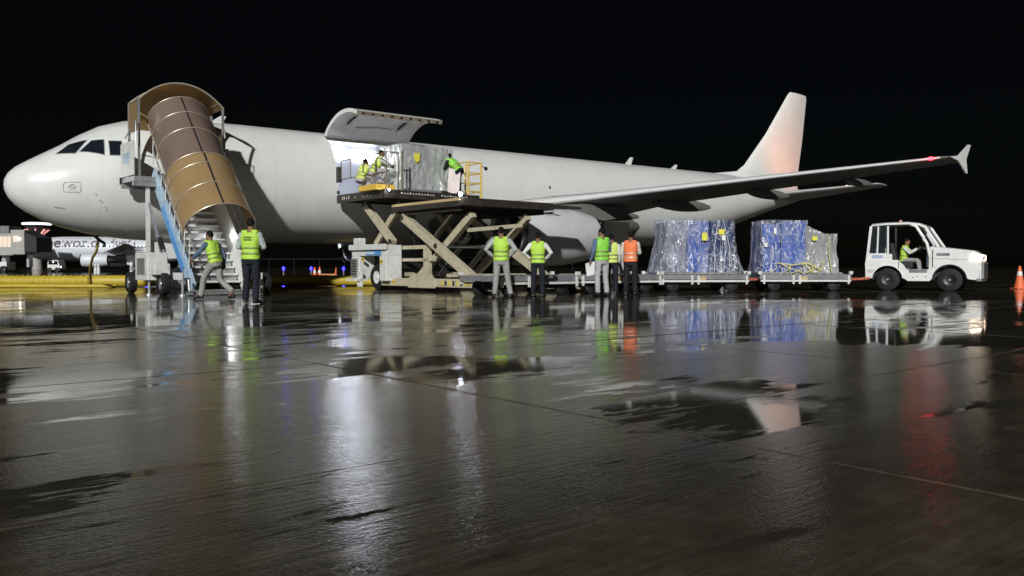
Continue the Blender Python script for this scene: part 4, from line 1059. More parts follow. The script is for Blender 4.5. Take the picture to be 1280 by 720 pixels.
    m.v = [v if v.z > hd.z - .072 and (v - hd).dot(hrot @ Vector((0, 1, 0))) < .075 or v.z > hd.z + .06 else hd + (v - hd) * .8 for v in m.v]
    m.build('hair' if not cap else 'cap', cap or HAIR, root, smooth=True, split=60)
    # trousers
    b = MB()
    rings = []
    for z, rx, ry in ((.80, .135, .105), (.86, .165, .122), (.95, .176, .128), (1.02, .166, .120)):
        c = spine(z); rings.append([c + tilt @ Vector(((rx * bulk + .006) * math.cos(a), (ry * bulk + .008) * math.sin(a), 0)) for a in [2 * math.pi * k / 16 for k in range(16)]])
    b.loft(rings)
    for s_ in 'lr':
        hj = J['h' + s_] + Vector((0, 0, .02)); k_, a_ = J['k' + s_], J['a' + s_]
        b.tube([hj, hj + (k_ - hj) * .35, k_, k_ + (a_ - k_) * .5, a_ + Vector((0, 0, .0))], [.100, .094, .074, .070, .068], 12)
    me = voxel(b, .017, 1); wrinkle(me, .009, 9, sd); mesh_obj(me, 'trousers', trousers, root)
    # shirt with sleeves
    b = MB(); torso_rings(b, .010, .95, 1.44)
    for s_ in 'lr':
        e_ = J['e' + s_]; w_ = J['w' + s_]
        pts = [J['s' + s_] + (Vector((0, 0, -.01))), J['s' + s_] + (e_ - J['s' + s_]) * .5, e_]
        rs = [.070, .062, .056]
        if sleeves: pts += [e_ + (w_ - e_) * .5, e_ + (w_ - e_) * .93]; rs += [.050, .043]
        capsule(b, pts, rs)
    me = voxel(b, .016, 1); wrinkle(me, .008, 11, sd + 3); mesh_obj(me, 'shirt', shirt, root)
    # shoes
    for s_ in 'lr':
        a_, t_ = J['a' + s_], J['t' + s_]; d = (t_ - a_); d.z = 0; d = d.normalized() if d.length > 1e-4 else Vector((0, 1, 0))
        m = MB(); heel = Vector((a_.x, a_.y, t_.z + .012)) - d * .06; toe = Vector((t_.x, t_.y, t_.z + .005)) + d * .04
        sdv = Vector((d.y, -d.x, 0))
        rings = []
        for t, wd, hh in ((0, .03, .05), (.12, .042, .075), (.4, .045, .085), (.7, .052, .05), (.92, .045, .036), (1.0, .02, .02)):
            c = heel + (toe - heel) * t; zb = -min(.042, t_.z + .0) if t_.z < .06 else -.03
            rings.append([c + sdv * (wd * math.cos(a)) + Vector((0, 0, zb + hh * .5 * (1 + math.sin(a)) * 1.25)) for a in [2 * math.pi * k / 10 for k in range(10)]])
        m.loft(rings).build('shoe', C_SHOE, root, smooth=True, split=60)
    if vest:
        b = MB(); torso_rings(b, .026, .90, 1.44)
        for sx in (-1, 1):
            s_ = 'l' if sx < 0 else 'r'
            b.beam(spine(1.46) + tilt @ Vector((sx * .05, 0, .02)), J['s' + s_] + Vector((-sx * .015, 0, .045)), .17, .05, (0, 0, 1))
        me = voxel(b, .016, 2); wrinkle(me, .011, 8, sd + 5); vo = mesh_obj(me, 'vest', vest, root)
        for zb in bands:
            m = MB(); rings = []
            for dz in (-.020, -.010, .010, .020):
                z = zb + dz; c = spine(z); rx = interp(z, [t[0] for t in TORSO], [t[1] for t in TORSO]) * bulk; ry = interp(z, [t[0] for t in TORSO], [t[2] for t in TORSO]) * bulk
                gr = .034 if abs(dz) > .015 else .0365
                rings.append([c + tilt @ Vector(((rx + gr) * math.copysign(abs(math.cos(a)) ** .85, math.cos(a)), (ry + gr) * math.copysign(abs(math.sin(a)) ** .9, math.sin(a)), 0)) for a in [2 * math.pi * k / 28 for k in range(28)]])
            m.loft(rings, caps=False).build('reflective_band', band, vo, smooth=True)
    return root, J

PAPER = mat('paper_sheet', (.72, .70, .70), .7)
# by the stairs
p1, _ = person('crew man in lime vest with dark back lettering standing before the boarding stairs', -5.35, 16.85, R(-6), 1.77,
           dict(el=(-.27, .03, 1.15), er=(.27, .03, 1.15), wl=(-.14, .25, 1.12), wr=(.14, .25, 1.12), kl=(-.10, .02, .49), kr=(.10, .02, .49), al=(-.11, -.03, .085), ar=(.11, -.03, .085)), C_GSHIRT, C_DARK, VEST_LIME)
# lettering printed on the back of the vest (too blurred to read)
INK = mat('vest_print', (.10, .17, .03), .7)
m = MB()
xs = -.085
for row, z in enumerate((1.335, 1.285)):
    xs = -.085
    for wd in ((.022, .016, .022, .018, .024, .020), (.018, .022, .02, .026, .016, .014))[row]:
        m.box(xs, xs + wd, -.170 + .25 * xs * xs * 4, -.166 + .25 * xs * xs * 4, z, z + .028); xs += wd + .008
m.build('back_print', INK, [c for c in p1.children if c.name.startswith('vest')][0])
person('crew man in lime vest and grey trousers striding along the foot of the stairs', -6.95, 19.3, R(68), 1.68,
           dict(pelvis=(0, 0, .92), chest=(-.0, .09, 1.23), neck=(0, .15, 1.42), head=(0, .19, 1.56), hl=(-.095, 0, .89), hr=(.095, 0, .89), kl=(-.1, .28, .53), al=(-.1, .38, .095), tl=(-.12, .53, .05), kr=(.1, -.04, .47), ar=(.1, -.42, .20), tr=(.11, -.31, .06),
                sl=(-.185, .12, 1.36), sr=(.185, .12, 1.36), el=(-.27, .28, 1.14), wl=(-.25, .48, 1.0), er=(.26, -.04, 1.10), wr=(.26, -.02, .86)), C_BLUE, C_GREY, VEST_LIME)
# hands on hips pair
person('crew man in lime vest, grey trousers, hands on hips at the loader end', -.27, 20.4, R(-4), 1.77, dict(HIPS, kl=(-.12, .0, .49), al=(-.16, -.02, .085), tl=(-.2, .13, .03), kr=(.16, .02, .49), ar=(.24, -.05, .085), tr=(.28, .1, .03)), C_GSHIRT, C_GREY, VEST_LIME)
person('crew man in lime vest and dark trousers, hands on hips before the engine', .66, 20.95, R(-8), 1.66, HIPS, C_WHITE, C_DARK, VEST_LIME)
p4, J4 = person('crew man in green vest and pale trousers holding white papers beside an empty dolly', 2.35, 21.5, R(22), 1.80,
           dict(el=(-.25, -.02, 1.13), wl=(-.27, .10, .90), er=(.25, .05, 1.15), wr=(.12, .26, 1.15)), C_BLUE, C_PALE, VEST_GREEN, head_turn=R(28))
def sheet_in_hand(px, py, pz, rz, w=.23, h=.31, tilt_=0.2, label='white paper sheets held by the crew man in green vest'):
    m = MB(); m.sheet(lambda a, b: ((a - .5) * w, .015 * math.sin(a * 3 + b * 2), -b * h), 6, 6); m.sheet(lambda a, b: ((a - .5) * w + .012, .012 + .015 * math.sin(a * 3 + b * 2), -b * h + .01), 6, 6)
    o = m.build('paper_sheets', PAPER, None, smooth=True, recalc=False); o.location = (px, py, pz); o.rotation_euler = (tilt_, R(-14), rz)
    return tag(o, label, 'papers')
wv = Matrix.Rotation(R(22), 3, 'Z') @ (J4['wl'] * (1.80 / 1.75))
sheet_in_hand(2.35 + wv.x - .02, 21.5 + wv.y + .02, wv.z - .06, R(16), .26, .34)
person('crew man in white shirt and pale vest half hidden behind the green vest', 2.80, 23.15, R(-12), 1.70, dict(el=(-.25, .02, 1.13), wl=(-.22, .18, .93)), C_WHITE, C_DARK, VEST_YEL)
p5, J5 = person('crew man in orange vest and black trousers beside the wrapped freight', 3.22, 22.35, R(-14), 1.74, dict(el=(-.26, .02, 1.13), wl=(-.22, .16, .90), er=(.24, .1, 1.15), wr=(.14, .3, 1.1)), C_CREAM, C_BLACK, VEST_ORANGE, BAND_O, head_turn=R(14))
wv = Matrix.Rotation(R(-14), 3, 'Z') @ (J5['wl'] * 1.005)
sheet_in_hand(3.22 + wv.x + .08, 22.35 + wv.y - .12, wv.z + .0, R(-12), .30, .24, .5, 'white paper sheets held by the crew man in orange vest')
# on the loader
CROUCH = dict(pelvis=(0, -.12, .46), chest=(0, .04, .76), neck=(0, .10, .94), head=(0, .16, 1.07), hl=(-.1, -.1, .45), hr=(.1, -.1, .45), kl=(-.15, .30, .50), kr=(.15, .30, .50), al=(-.15, .05, .085), ar=(.15, .05, .085), tl=(-.18, .2, .03), tr=(.18, .2, .03),
              sl=(-.185, .08, .88), sr=(.185, .08, .88), el=(-.24, .30, .70), er=(.24, .30, .70), wl=(-.12, .48, .66), wr=(.12, .48, .66))
wa = W(9.98, 3.75, 3.31); wb = W(10.12, 4.45, 3.49)
person('crew man in pale yellow vest crouching at the rail of the yellow operator platform', wa.x, wa.y, R(-35), 1.72, CROUCH, C_CREAM, C_PALE, VEST_YEL, z0=wa.z)
person('crew man in pale yellow vest crouching on the bridge against the lit hold', wb.x, wb.y, R(-70), 1.76, CROUCH, C_WHITE, C_PALE, VEST_YEL, z0=wb.z)
wc = W(13.02, 5.02, 3.29)
BEND = dict(pelvis=(0, -.08, .88), chest=(0, .14, 1.10), neck=(0, .28, 1.24), head=(0, .36, 1.37), hl=(-.095, -.06, .86), hr=(.095, -.06, .86), sl=(-.185, .26, 1.18), sr=(.185, .26, 1.18), el=(-.24, .36, .92), er=(.24, .36, .92), wl=(-.15, .55, .85), wr=(.15, .55, .85))
person('crew man in black with green vest bending over papers beside the foil container', wc.x, wc.y, R(60), 1.78, BEND, C_BLACK, C_BLACK, VEST_GREEN, z0=wc.z)
m = MB(); m.sheet(lambda a, b: ((a - .5) * .42 - .1 * b, .05 * math.sin(b * 3), b * .85 - .03 * math.sin(a * 4)), 6, 12)
o = m.build('paper_sheet', mat('pink_sheet', (.74, .64, .62), .7), None, smooth=True, recalc=False)
wd_ = W(12.72, 5.2, 3.36); o.location = (wd_.x, wd_.y, wd_.z); o.rotation_euler = (R(-8), R(12), R(10))
tag(o, 'pale pink paper sheet hanging beside the bending man on the loader', 'sheet')

# ------------------------------------------------------------------ baggage tug
TUGA = math.atan2(-.566, .824)
TS = .93
TX, TY = 13.44 - .824 * .14, 26.75 + .566 * .14
tug = empty('tow_tractor', (TX, TY, 0), TUGA, 'white airport tow tractor with open cab and lit headlight at the dolly train', 'tow tractor')
tug.scale = (TS, TS, TS)
TUG_W = mat('tug_white_paint', (.78, .78, .76), .3, var=.04, scale=2, coat=.4, dirt=(.4, .36, .3), dirt_amt=.25)
WHT_PLATE = mat('number_plate_white', (.5, .5, .48), .5)
TINT = bpy.data.materials.new('cab_glass'); TINT.use_nodes = True
_n = TINT.node_tree.nodes; _b = _n['Principled BSDF']; _b.inputs['Base Color'].default_value = (.05, .06, .07, 1); _b.inputs['Roughness'].default_value = .05
_tp = _n.new('ShaderNodeBsdfTransparent'); _tp.inputs[0].default_value = (.75, .8, .82, 1); _mx = _n.new('ShaderNodeMixShader'); _mx.inputs[0].default_value = .72
_nz = _n.new('ShaderNodeTexNoise'); _nz.inputs['Scale'].default_value = 6; _mr = _n.new('ShaderNodeMapRange'); _mr.inputs['To Min'].default_value = .03; _mr.inputs['To Max'].default_value = .12
TINT.node_tree.links.new(_nz.outputs['Fac'], _mr.inputs['Value']); TINT.node_tree.links.new(_mr.outputs[0], _b.inputs['Roughness'])
TINT.node_tree.links.new(_b.outputs[0], _mx.inputs[1]); TINT.node_tree.links.new(_tp.outputs[0], _mx.inputs[2]); TINT.node_tree.links.new(_mx.outputs[0], _n['Material Output'].inputs['Surface'])
# local x forward, y to its left; near side is its right (y<0)
RW, FW, WR = -.93, 1.0, .385
def arch(cx, r, z0, n=10, rev=False):
    a = [(cx - r * math.cos(t), z0 + r * math.sin(t)) for t in np.linspace(0.12, math.pi - 0.12, n)]
    return a
BOT = .36
def body_profile():
    p = [(-1.62, BOT)] + arch(RW, .52, .38) + [(-.28, BOT - .02), (.40, BOT - .02)] + arch(FW, .52, .38) + [(1.58, BOT + .05), (1.86, BOT + .02)]
    p += [(1.88, .80), (1.84, 1.26), (1.72, 1.34), (.52, 1.50), (.42, 1.42), (.38, .74), (-.32, .74), (-.42, .90), (-.58, 1.04), (-1.0, 1.07), (-1.60, 1.08), (-1.66, .95)]
    return p
HWT = .80
# body shell from two side panels plus deck so the cab stays open
bp_ = body_profile()
for sd, nm in ((-1, 'side_panel'), (1, 'side_panel')):
    y0 = sd * HWT
    m = MB(); m.prism(bp_, 'y', y0 - .02, y0 + .02)
    bm = bmesh.new(); me = bpy.data.meshes.new('t'); me.from_pydata([tuple(v) for v in m.v], [], m.f); bm.from_mesh(me)
    bmesh.ops.triangulate(bm, faces=[f for f in bm.faces if len(f.verts) > 4])
    bm_obj(bm, nm, TUG_W, tug, False)
# bonnet with rounded shoulders
rings = []
for x, zt in ((.40, 1.52), (.55, 1.515), (1.2, 1.43), (1.70, 1.36), (1.84, 1.28), (1.90, 1.12)):
    w_ = HWT + .015
    rings.append([(x, -w_, .925), (x, -w_, zt - .10), (x, -w_ + .05, zt - .03), (x, -w_ + .14, zt), (x, 0, zt + .015), (x, w_ - .14, zt), (x, w_ - .05, zt - .03), (x, w_, zt - .10), (x, w_, .925)])
m = MB(); m.loft(rings, caps=True, closed=False); bon = m.build('bonnet', TUG_W, tug, smooth=True, split=50)
m = MB(); m.box(.60, 1.0, -HWT - .024, -HWT - .018, 1.19, 1.29); m.build('bonnet_vent', DOLLY_GREY, bon)
m = MB(); m.box(1.0, 1.86, -HWT - .023, -HWT - .018, 1.06, 1.07); m.box(.42, 1.0, -HWT - .023, -HWT - .018, 1.09, 1.10); m.build('bonnet_seam', DARK_METAL, bon)
m = MB(); m.box(1.87, 1.93, -HWT - .01, HWT + .01, .38, 1.0); fb_ = m.build('front_panel', TUG_W, tug, bevel=.03)
m = MB(); m.box(1.93, 2.0, -HWT + .08, HWT - .08, .42, .98); gr = m.build('grille', DOLLY_GREY, tug, bevel=.02)
for k in range(8):
    m = MB(); m.box(2.0, 2.012, -HWT + .12, HWT - .12, .47 + k * .06, .495 + k * .06); m.build('slat', DARK_METAL, gr)
HEAD = mat('headlight_glow', (1, .9, .8), .2, emit=(1.0, .72, .50), estr=5)
HEAD_DIM = mat('headlight_off', (.4, .38, .35), .15)
for sd in (-1, 1):
    m = MB(); m.prism([(1.58, 1.04), (1.90, 1.02), (1.885, 1.24), (1.66, 1.27)], 'y', sd * (HWT + .02) - .03, sd * (HWT + .02) + .01)
    m.box(1.885, 1.935, sd * (HWT - .13) - .13, sd * (HWT - .13) + .13, 1.03, 1.22); m.build('headlight', HEAD, tug)
    m = MB(); m.box(1.885, 1.93, sd * (HWT - .36) - .06, sd * (HWT - .36) + .06, 1.06, 1.22); m.build('indicator_lamp', HEAD_DIM, tug)
lamp('headlamp', 'SPOT', (2.05, -.67, 1.12), 60, (1, .8, .6), tug, .06, R(70), (6, -.7, .7), .7)
lamp('headlamp', 'SPOT', (2.05, .67, 1.12), 60, (1, .8, .6), tug, .06, R(70), (6, .7, .7), .7)
# rear body, floor, chassis
m = MB(); m.box(-1.62, -.6, -HWT + .02, HWT - .02, .95, 1.06); m.build('rear_deck', TUG_W, tug)
m = MB(); m.box(-1.66, -1.60, -HWT, HWT, .42, 1.07); m.build('tail_panel', TUG_W, tug, bevel=.02)
m = MB(); m.box(-1.5, 1.8, -.45, .45, .38, .70); m.build('chassis', DARK_METAL, tug)
m = MB(); m.box(-.36, .42, -HWT + .03, HWT - .03, .60, .66); m.build('cab_floor', DARK_METAL, tug)
m = MB(); m.box(-.26, .34, -HWT - .03, -HWT + .12, .70, .745); sp = m.build('step_plate', STEEL, tug, bevel=.01)
m = MB(); m.box(-.24, .32, -HWT - .025, -HWT - .02, .62, .70); m.build('step_grip', DOLLY_GREY, sp)
for (x) in (RW, FW):
    for sd in (-1, 1):
        m = MB(); m.lathe([(-.12, WR * .5), (-.12, WR * .88), (-.09, WR), (.09, WR), (.12, WR * .88), (.12, WR * .5)], (x, sd * (HWT - .14), WR), 'y', 28); t = m.build('wheel', BLACK, tug, smooth=True, split=35)
        m = MB(); m.lathe([(-.10, .001), (-.10, .07), (-.06, .09), (-.09, WR * .52), (.09, WR * .52), (.06, .09), (.10, .07), (.10, .001)], (x, sd * (HWT - .14), WR), 'y', 24); m.build('rim', DARK_METAL, t, smooth=True, split=30)
        m = MB(); m.lathe([(-.02, .001), (-.02, .035), (.02, .04)], (x, sd * (HWT - .14) - .11 * 1, WR), 'y', 12); m.build('hub_cap', STEEL, t, smooth=True)
        m = MB(); m.loft([[(x - .53 * math.cos(t_), sd * (HWT + .012) - .02, .38 + .53 * math.sin(t_)), (x - .53 * math.cos(t_), sd * (HWT + .012) + .02, .38 + .53 * math.sin(t_)), (x - .49 * math.cos(t_), sd * (HWT + .012) + .02, .38 + .49 * math.sin(t_)), (x - .49 * math.cos(t_), sd * (HWT + .012) - .02, .38 + .49 * math.sin(t_))] for t_ in np.linspace(.1, math.pi - .1, 14)])
        m.build('arch_trim', BLACK if x == FW else TUG_W, tug, smooth=True, split=30)
        m = MB(); m.loft([[(x - .55 * math.cos(t_), sd * (HWT - .02), .40 + .55 * math.sin(t_)), (x - .55 * math.cos(t_), sd * .42, .40 + .55 * math.sin(t_))] for t_ in np.linspace(.05, math.pi - .05, 12)], caps=False, closed=False); m.build('wheel_well', BLACK, tug, recalc=False)
# wear and small fittings
m = MB(); m.box(-1.585, -1.35, -HWT - .024, -HWT - .021, .62, .74); m.build('number_plate', WHT_PLATE, tug)
m = MB(); m.box(.47, .50, -HWT - .024, -HWT - .02, .80, 1.40); m.build('panel_gap', DARK_METAL, tug)
m = MB(); m.box(-.58, -.56, -HWT - .024, -HWT - .02, .55, 1.02); m.build('panel_gap', DARK_METAL, tug)
for x, z in ((.02, .50), (-.12, .46), (.28, .49)):
    m = MB(); m.lathe([(-.004, .001), (-.004, .02), (.004, .02)], (x, -HWT - .022, z), 'y', 8); m.build('bolt', DARK_METAL, tug)
m = MB(); m.box(1.78, 1.95, -HWT - .03, HWT + .03, .34, .44); m.build('front_bumper', DOLLY_GREY, tug, bevel=.02)
m = MB(); m.beam((.60, -.1, 1.545), (.42, -.5, 1.88), .02, .015, (1, 0, 0)); m.build('wiper', BLACK, tug)
# cab frame
ZR = 2.28
for sd in (-1, 1):
    y = sd * (HWT - .03)
    m = MB(); m.beam((-1.60, y, 1.06), (-1.48, y, ZR - .03), .07, .09, (1, 0, 0)); m.build('rear_pillar', TUG_W, tug, bevel=.01)
    m = MB(); m.beam((-1.27, y, 1.06), (-1.24, y, ZR - .04), .05, .05, (1, 0, 0)); m.build('rear_mullion', TUG_W, tug)
    m = MB(); m.beam((-.92, y, 1.05), (-.93, y, ZR - .03), .06, .06, (1, 0, 0)); m.build('mid_pillar', TUG_W, tug, bevel=.01)
    m = MB(); m.tube([(.40, y, .70), (.40, y, 1.15), (.30, y, 1.62), (.10, y, 1.98), (-.04, y, ZR - .07), (-.20, y, ZR)], [.05] * 6, 8); m.build('door_pillar', TUG_W, tug, smooth=True)
    m = MB(); m.beam((.66, y - sd * .02, 1.49), (.22, y - sd * .06, ZR - .08), .09, .06, (0, 1, 0)); m.build('windscreen_pillar', TUG_W, tug, bevel=.01)
    m = MB(); m.box(-1.6, -.92, y - .02, y + .02, .99, 1.32) if False else m.prism([(-1.57, 1.07), (-.93, 1.07), (-.93, 1.30), (-1.565, 1.30)], 'y', y - .02, y + .025); qp = m.build('quarter_panel', TUG_W, tug)
    m = MB(); m.prism([(-1.42, 1.13), (-1.08, 1.13), (-1.08, 1.24), (-1.42, 1.24)], 'y', sd * (HWT - .002), sd * (HWT + .004)); m.build('side_decal', PALEBLUE, qp)
    m = MB(); m.prism([(-1.54, 1.31), (-1.28, 1.31), (-1.26, ZR - .06), (-1.47, ZR - .06)], 'y', y - .004, y + .004); m.build('rear_quarter_glass', TINT, tug)
    m = MB(); m.prism([(-1.24, 1.31), (-.95, 1.31), (-.95, ZR - .06), (-1.22, ZR - .06)], 'y', y - .004, y + .004); m.build('rear_quarter_glass', TINT, tug)
rr_ = []
for x, dz in ((-1.50, -.03), (-1.46, .04), (-1.0, .075), (-.3, .08), (.05, .03), (.24, -.06)):
    rr_.append([(x, -HWT, ZR + dz - .07), (x, -HWT + .02, ZR + dz - .01), (x, -HWT + .1, ZR + dz + .02), (x, HWT - .1, ZR + dz + .02), (x, HWT - .02, ZR + dz - .01), (x, HWT, ZR + dz - .07)])
m = MB(); m.loft(rr_); m.build('roof', TUG_W, tug, smooth=True, split=50)
m = MB(); m.add([(.64, -HWT + .08, 1.50), (.64, HWT - .08, 1.50), (.22, HWT - .12, ZR - .1), (.22, -HWT + .12, ZR - .1)], [(0, 1, 2, 3)]); m.build('windscreen', TINT, tug, recalc=False)
m = MB(); m.add([(-1.6, -HWT + .08, 1.08), (-1.6, HWT - .08, 1.08), (-1.48, HWT - .1, ZR - .06), (-1.48, -HWT + .1, ZR - .06)], [(0, 1, 2, 3)]); m.build('rear_window', TINT, tug, recalc=False)
m = MB(); m.lathe([(0, .05), (.03, .055), (.09, .04), (.10, .002)], (-.62, -.2, ZR + .095), 'z', 12); m.build('beacon', mat('beacon_amber', (.6, .3, .22), .3), tug, smooth=True)
SEATM = mat('tug_seat_black', (.02, .02, .024), .7)
m = MB(); m.box(-.72, -.16, -.62, -.10, .80, 1.02); m.build('seat_cushion', SEATM, tug, bevel=.04)
m = MB(); m.beam((-.70, -.36, .98), (-.86, -.36, 1.66), .5, .12, (1, 0, 0)); m.build('seat_back', SEATM, tug, bevel=.04)
m = MB(); m.box(.28, .46, -HWT + .06, HWT - .06, .8, 1.5); m.build('dashboard', mat('dash_bluegrey', (.10, .13, .19), .6), tug, bevel=.04)
m = MB(); m.tube([(.30, -.36, 1.40), (.10, -.36, 1.50)], .025, 8); sw0 = m.build('steering_column', DARK_METAL, tug)
m = MB(); ax = Vector((-.2, 0, .1)).normalized(); sdv = Vector((0, 1, 0)); upv = ax.cross(sdv)
m.tube([Vector((.10, -.36, 1.50)) + sdv * (.19 * math.cos(a)) + upv * (.19 * math.sin(a)) for a in [2 * math.pi * k / 20 for k in range(21)]], .016, 6, caps=False); m.build('steering_wheel', BLACK, sw0, smooth=True)
m = MB(); m.tube([(.22, -HWT - .02, 1.86), (.24, -HWT - .14, 1.88)], .012, 6); mi = m.build('mirror_arm', WHITE_EQ, tug)
m = MB(); ellipsoid(m, (.22, -HWT - .15, 1.80), (.05, .06, .11), 12, 8); m.build('mirror', TUG_W, mi, smooth=True)
m = MB(); m.box(-1.78, -1.66, -.08, .08, .36, .50); m.build('tow_hitch', DARK_METAL, tug)
ca, sa = math.cos(TUGA), math.sin(TUGA)
SIT = dict(pelvis=(0, -.02, .52), chest=(0, .0, .84), neck=(0, .03, 1.03), head=(0, .07, 1.18), hl=(-.1, .0, .50), hr=(.1, .0, .50), kl=(-.14, .44, .50), kr=(.14, .42, .54), al=(-.14, .58, .09), ar=(.14, .54, .09), tl=(-.15, .74, .04), tr=(.15, .70, .04),
           sl=(-.185, .02, .97), sr=(.185, .02, .97), el=(-.24, .22, .80), er=(.25, .20, .78), wl=(-.14, .42, .94), wr=(.14, .42, .94))
dx_, dy_ = -.46, -.36
person('driver in lime vest and grey trousers seated in the white tow tractor', TX + TS * (ca * dx_ - sa * dy_), TY + TS * (sa * dx_ + ca * dy_), TUGA - R(90), 1.62, SIT, C_WHITE, C_GREY, VEST_LIME, z0=.52 * TS)

# ------------------------------------------------------------------ cargo dollies
def make_dolly(label, drawbar=True):
    d = empty('cargo_dolly', (0, 0, 0), 0, label, 'cargo dolly', 'dollies of the freight train')
    Lh, Wh, zt = 1.45, .82, .53
    m = MB(); m.box(-Lh, Lh, -Wh, -Wh + .1, zt - .15, zt); m.box(-Lh, Lh, Wh - .1, Wh, zt - .15, zt); m.box(-Lh, -Lh + .1, -Wh + .1, Wh - .1, zt - .14, zt - .005); m.box(Lh - .1, Lh, -Wh + .1, Wh - .1, zt - .14, zt - .005)
    m.build('deck_frame', DOLLY_GREY, d)
    for k in range(11):
        x = -Lh + .2 + k * .25
        m = MB(); m.tube([(x, -Wh + .12, zt - .02), (x, Wh - .12, zt - .02)], .035, 8); m.build('roller', STEEL, d, smooth=True)
    m = MB(); m.beam((-Lh + .02, -Wh - .005, zt - .20), (Lh - .02, -Wh - .005, zt - .20), .05, .06); m.beam((-Lh + .02, Wh + .005, zt - .20), (Lh - .02, Wh + .005, zt - .20), .05, .06); m.build('lower_rail', WHITE_EQ, d)
    m = MB(); m.box(-1.1, 1.1, -.28, -.2, .22, .37); m.box(-1.1, 1.1, .2, .28, .22, .37); m.build('chassis_beam', DARK_METAL, d)
    for x in (-.95, .95):
        m = MB(); m.beam((x, -.62, .2), (x, .62, .2), .07, .07); m.build('axle', DARK_METAL, d)
        for sd in (-1, 1):
            m = MB(); m.lathe([(-.07, .1), (-.07, .17), (-.05, .2), (.05, .2), (.07, .17), (.07, .1)], (x, sd * .62, .2), 'y', 18); t = m.build('wheel', BLACK, d, smooth=True)
            m = MB(); m.lathe([(-.06, .001), (-.05, .1), (.05, .1), (.06, .001)], (x, sd * .62, .2), 'y', 14); m.build('rim', DARK_METAL, t, smooth=True)
    for x in (-Lh + .12, -.4, -.2, Lh - .1):
        m = MB(); m.box(x - .03, x + .03, -Wh - .05, -Wh - .005, zt - .3, zt - .02); m.build('side_stop', WHITE_EQ, d)
    for x in (-Lh, Lh):
        for sd in (-1, 1):
            m = MB(); m.box(x - .05, x + .05, sd * (Wh - .05) - .05, sd * (Wh - .05) + .05, zt + .002, zt + .10); m.build('corner_stop', WHITE_EQ, d)
    if drawbar:
        m = MB(); m.beam((Lh - .1, -.35, .36), (Lh + .75, 0, .38), .07, .07); m.beam((Lh - .1, .35, .36), (Lh + .75, 0, .38), .07, .07); m.tube([(Lh + .7, 0, .385), (Lh + .95, 0, .40)], .04, 8); m.build('drawbar', RED_EQ, d)
    m = MB(); m.box(-.2, .05, -Wh - .02, -Wh - .008, zt - .24, zt - .06); m.build('brake_handle', TAN_STRAP, d)
    return d
D = make_dolly('empty grey cargo dolly parked across the end of the loader')
D.location = (.22, 22.55, 0); D.rotation_euler = (0, 0, R(40))
spots = ((2.85, 24.75, 26, 'empty grey cargo dolly between the loader end dolly and the wrapped freight'), (5.78, 26.0, 8, 'grey dolly carrying the wrapped load with two blue crates and a pale crinkled skirt'), (9.25, 26.75, 1, 'grey dolly with red drawbar hitched behind the white tow tractor'))
for x, y, a, lb in spots:
    o = copy_tree(D); o.location = (x, y, 0); o.rotation_euler = (0, 0, R(a)); o['label'] = lb

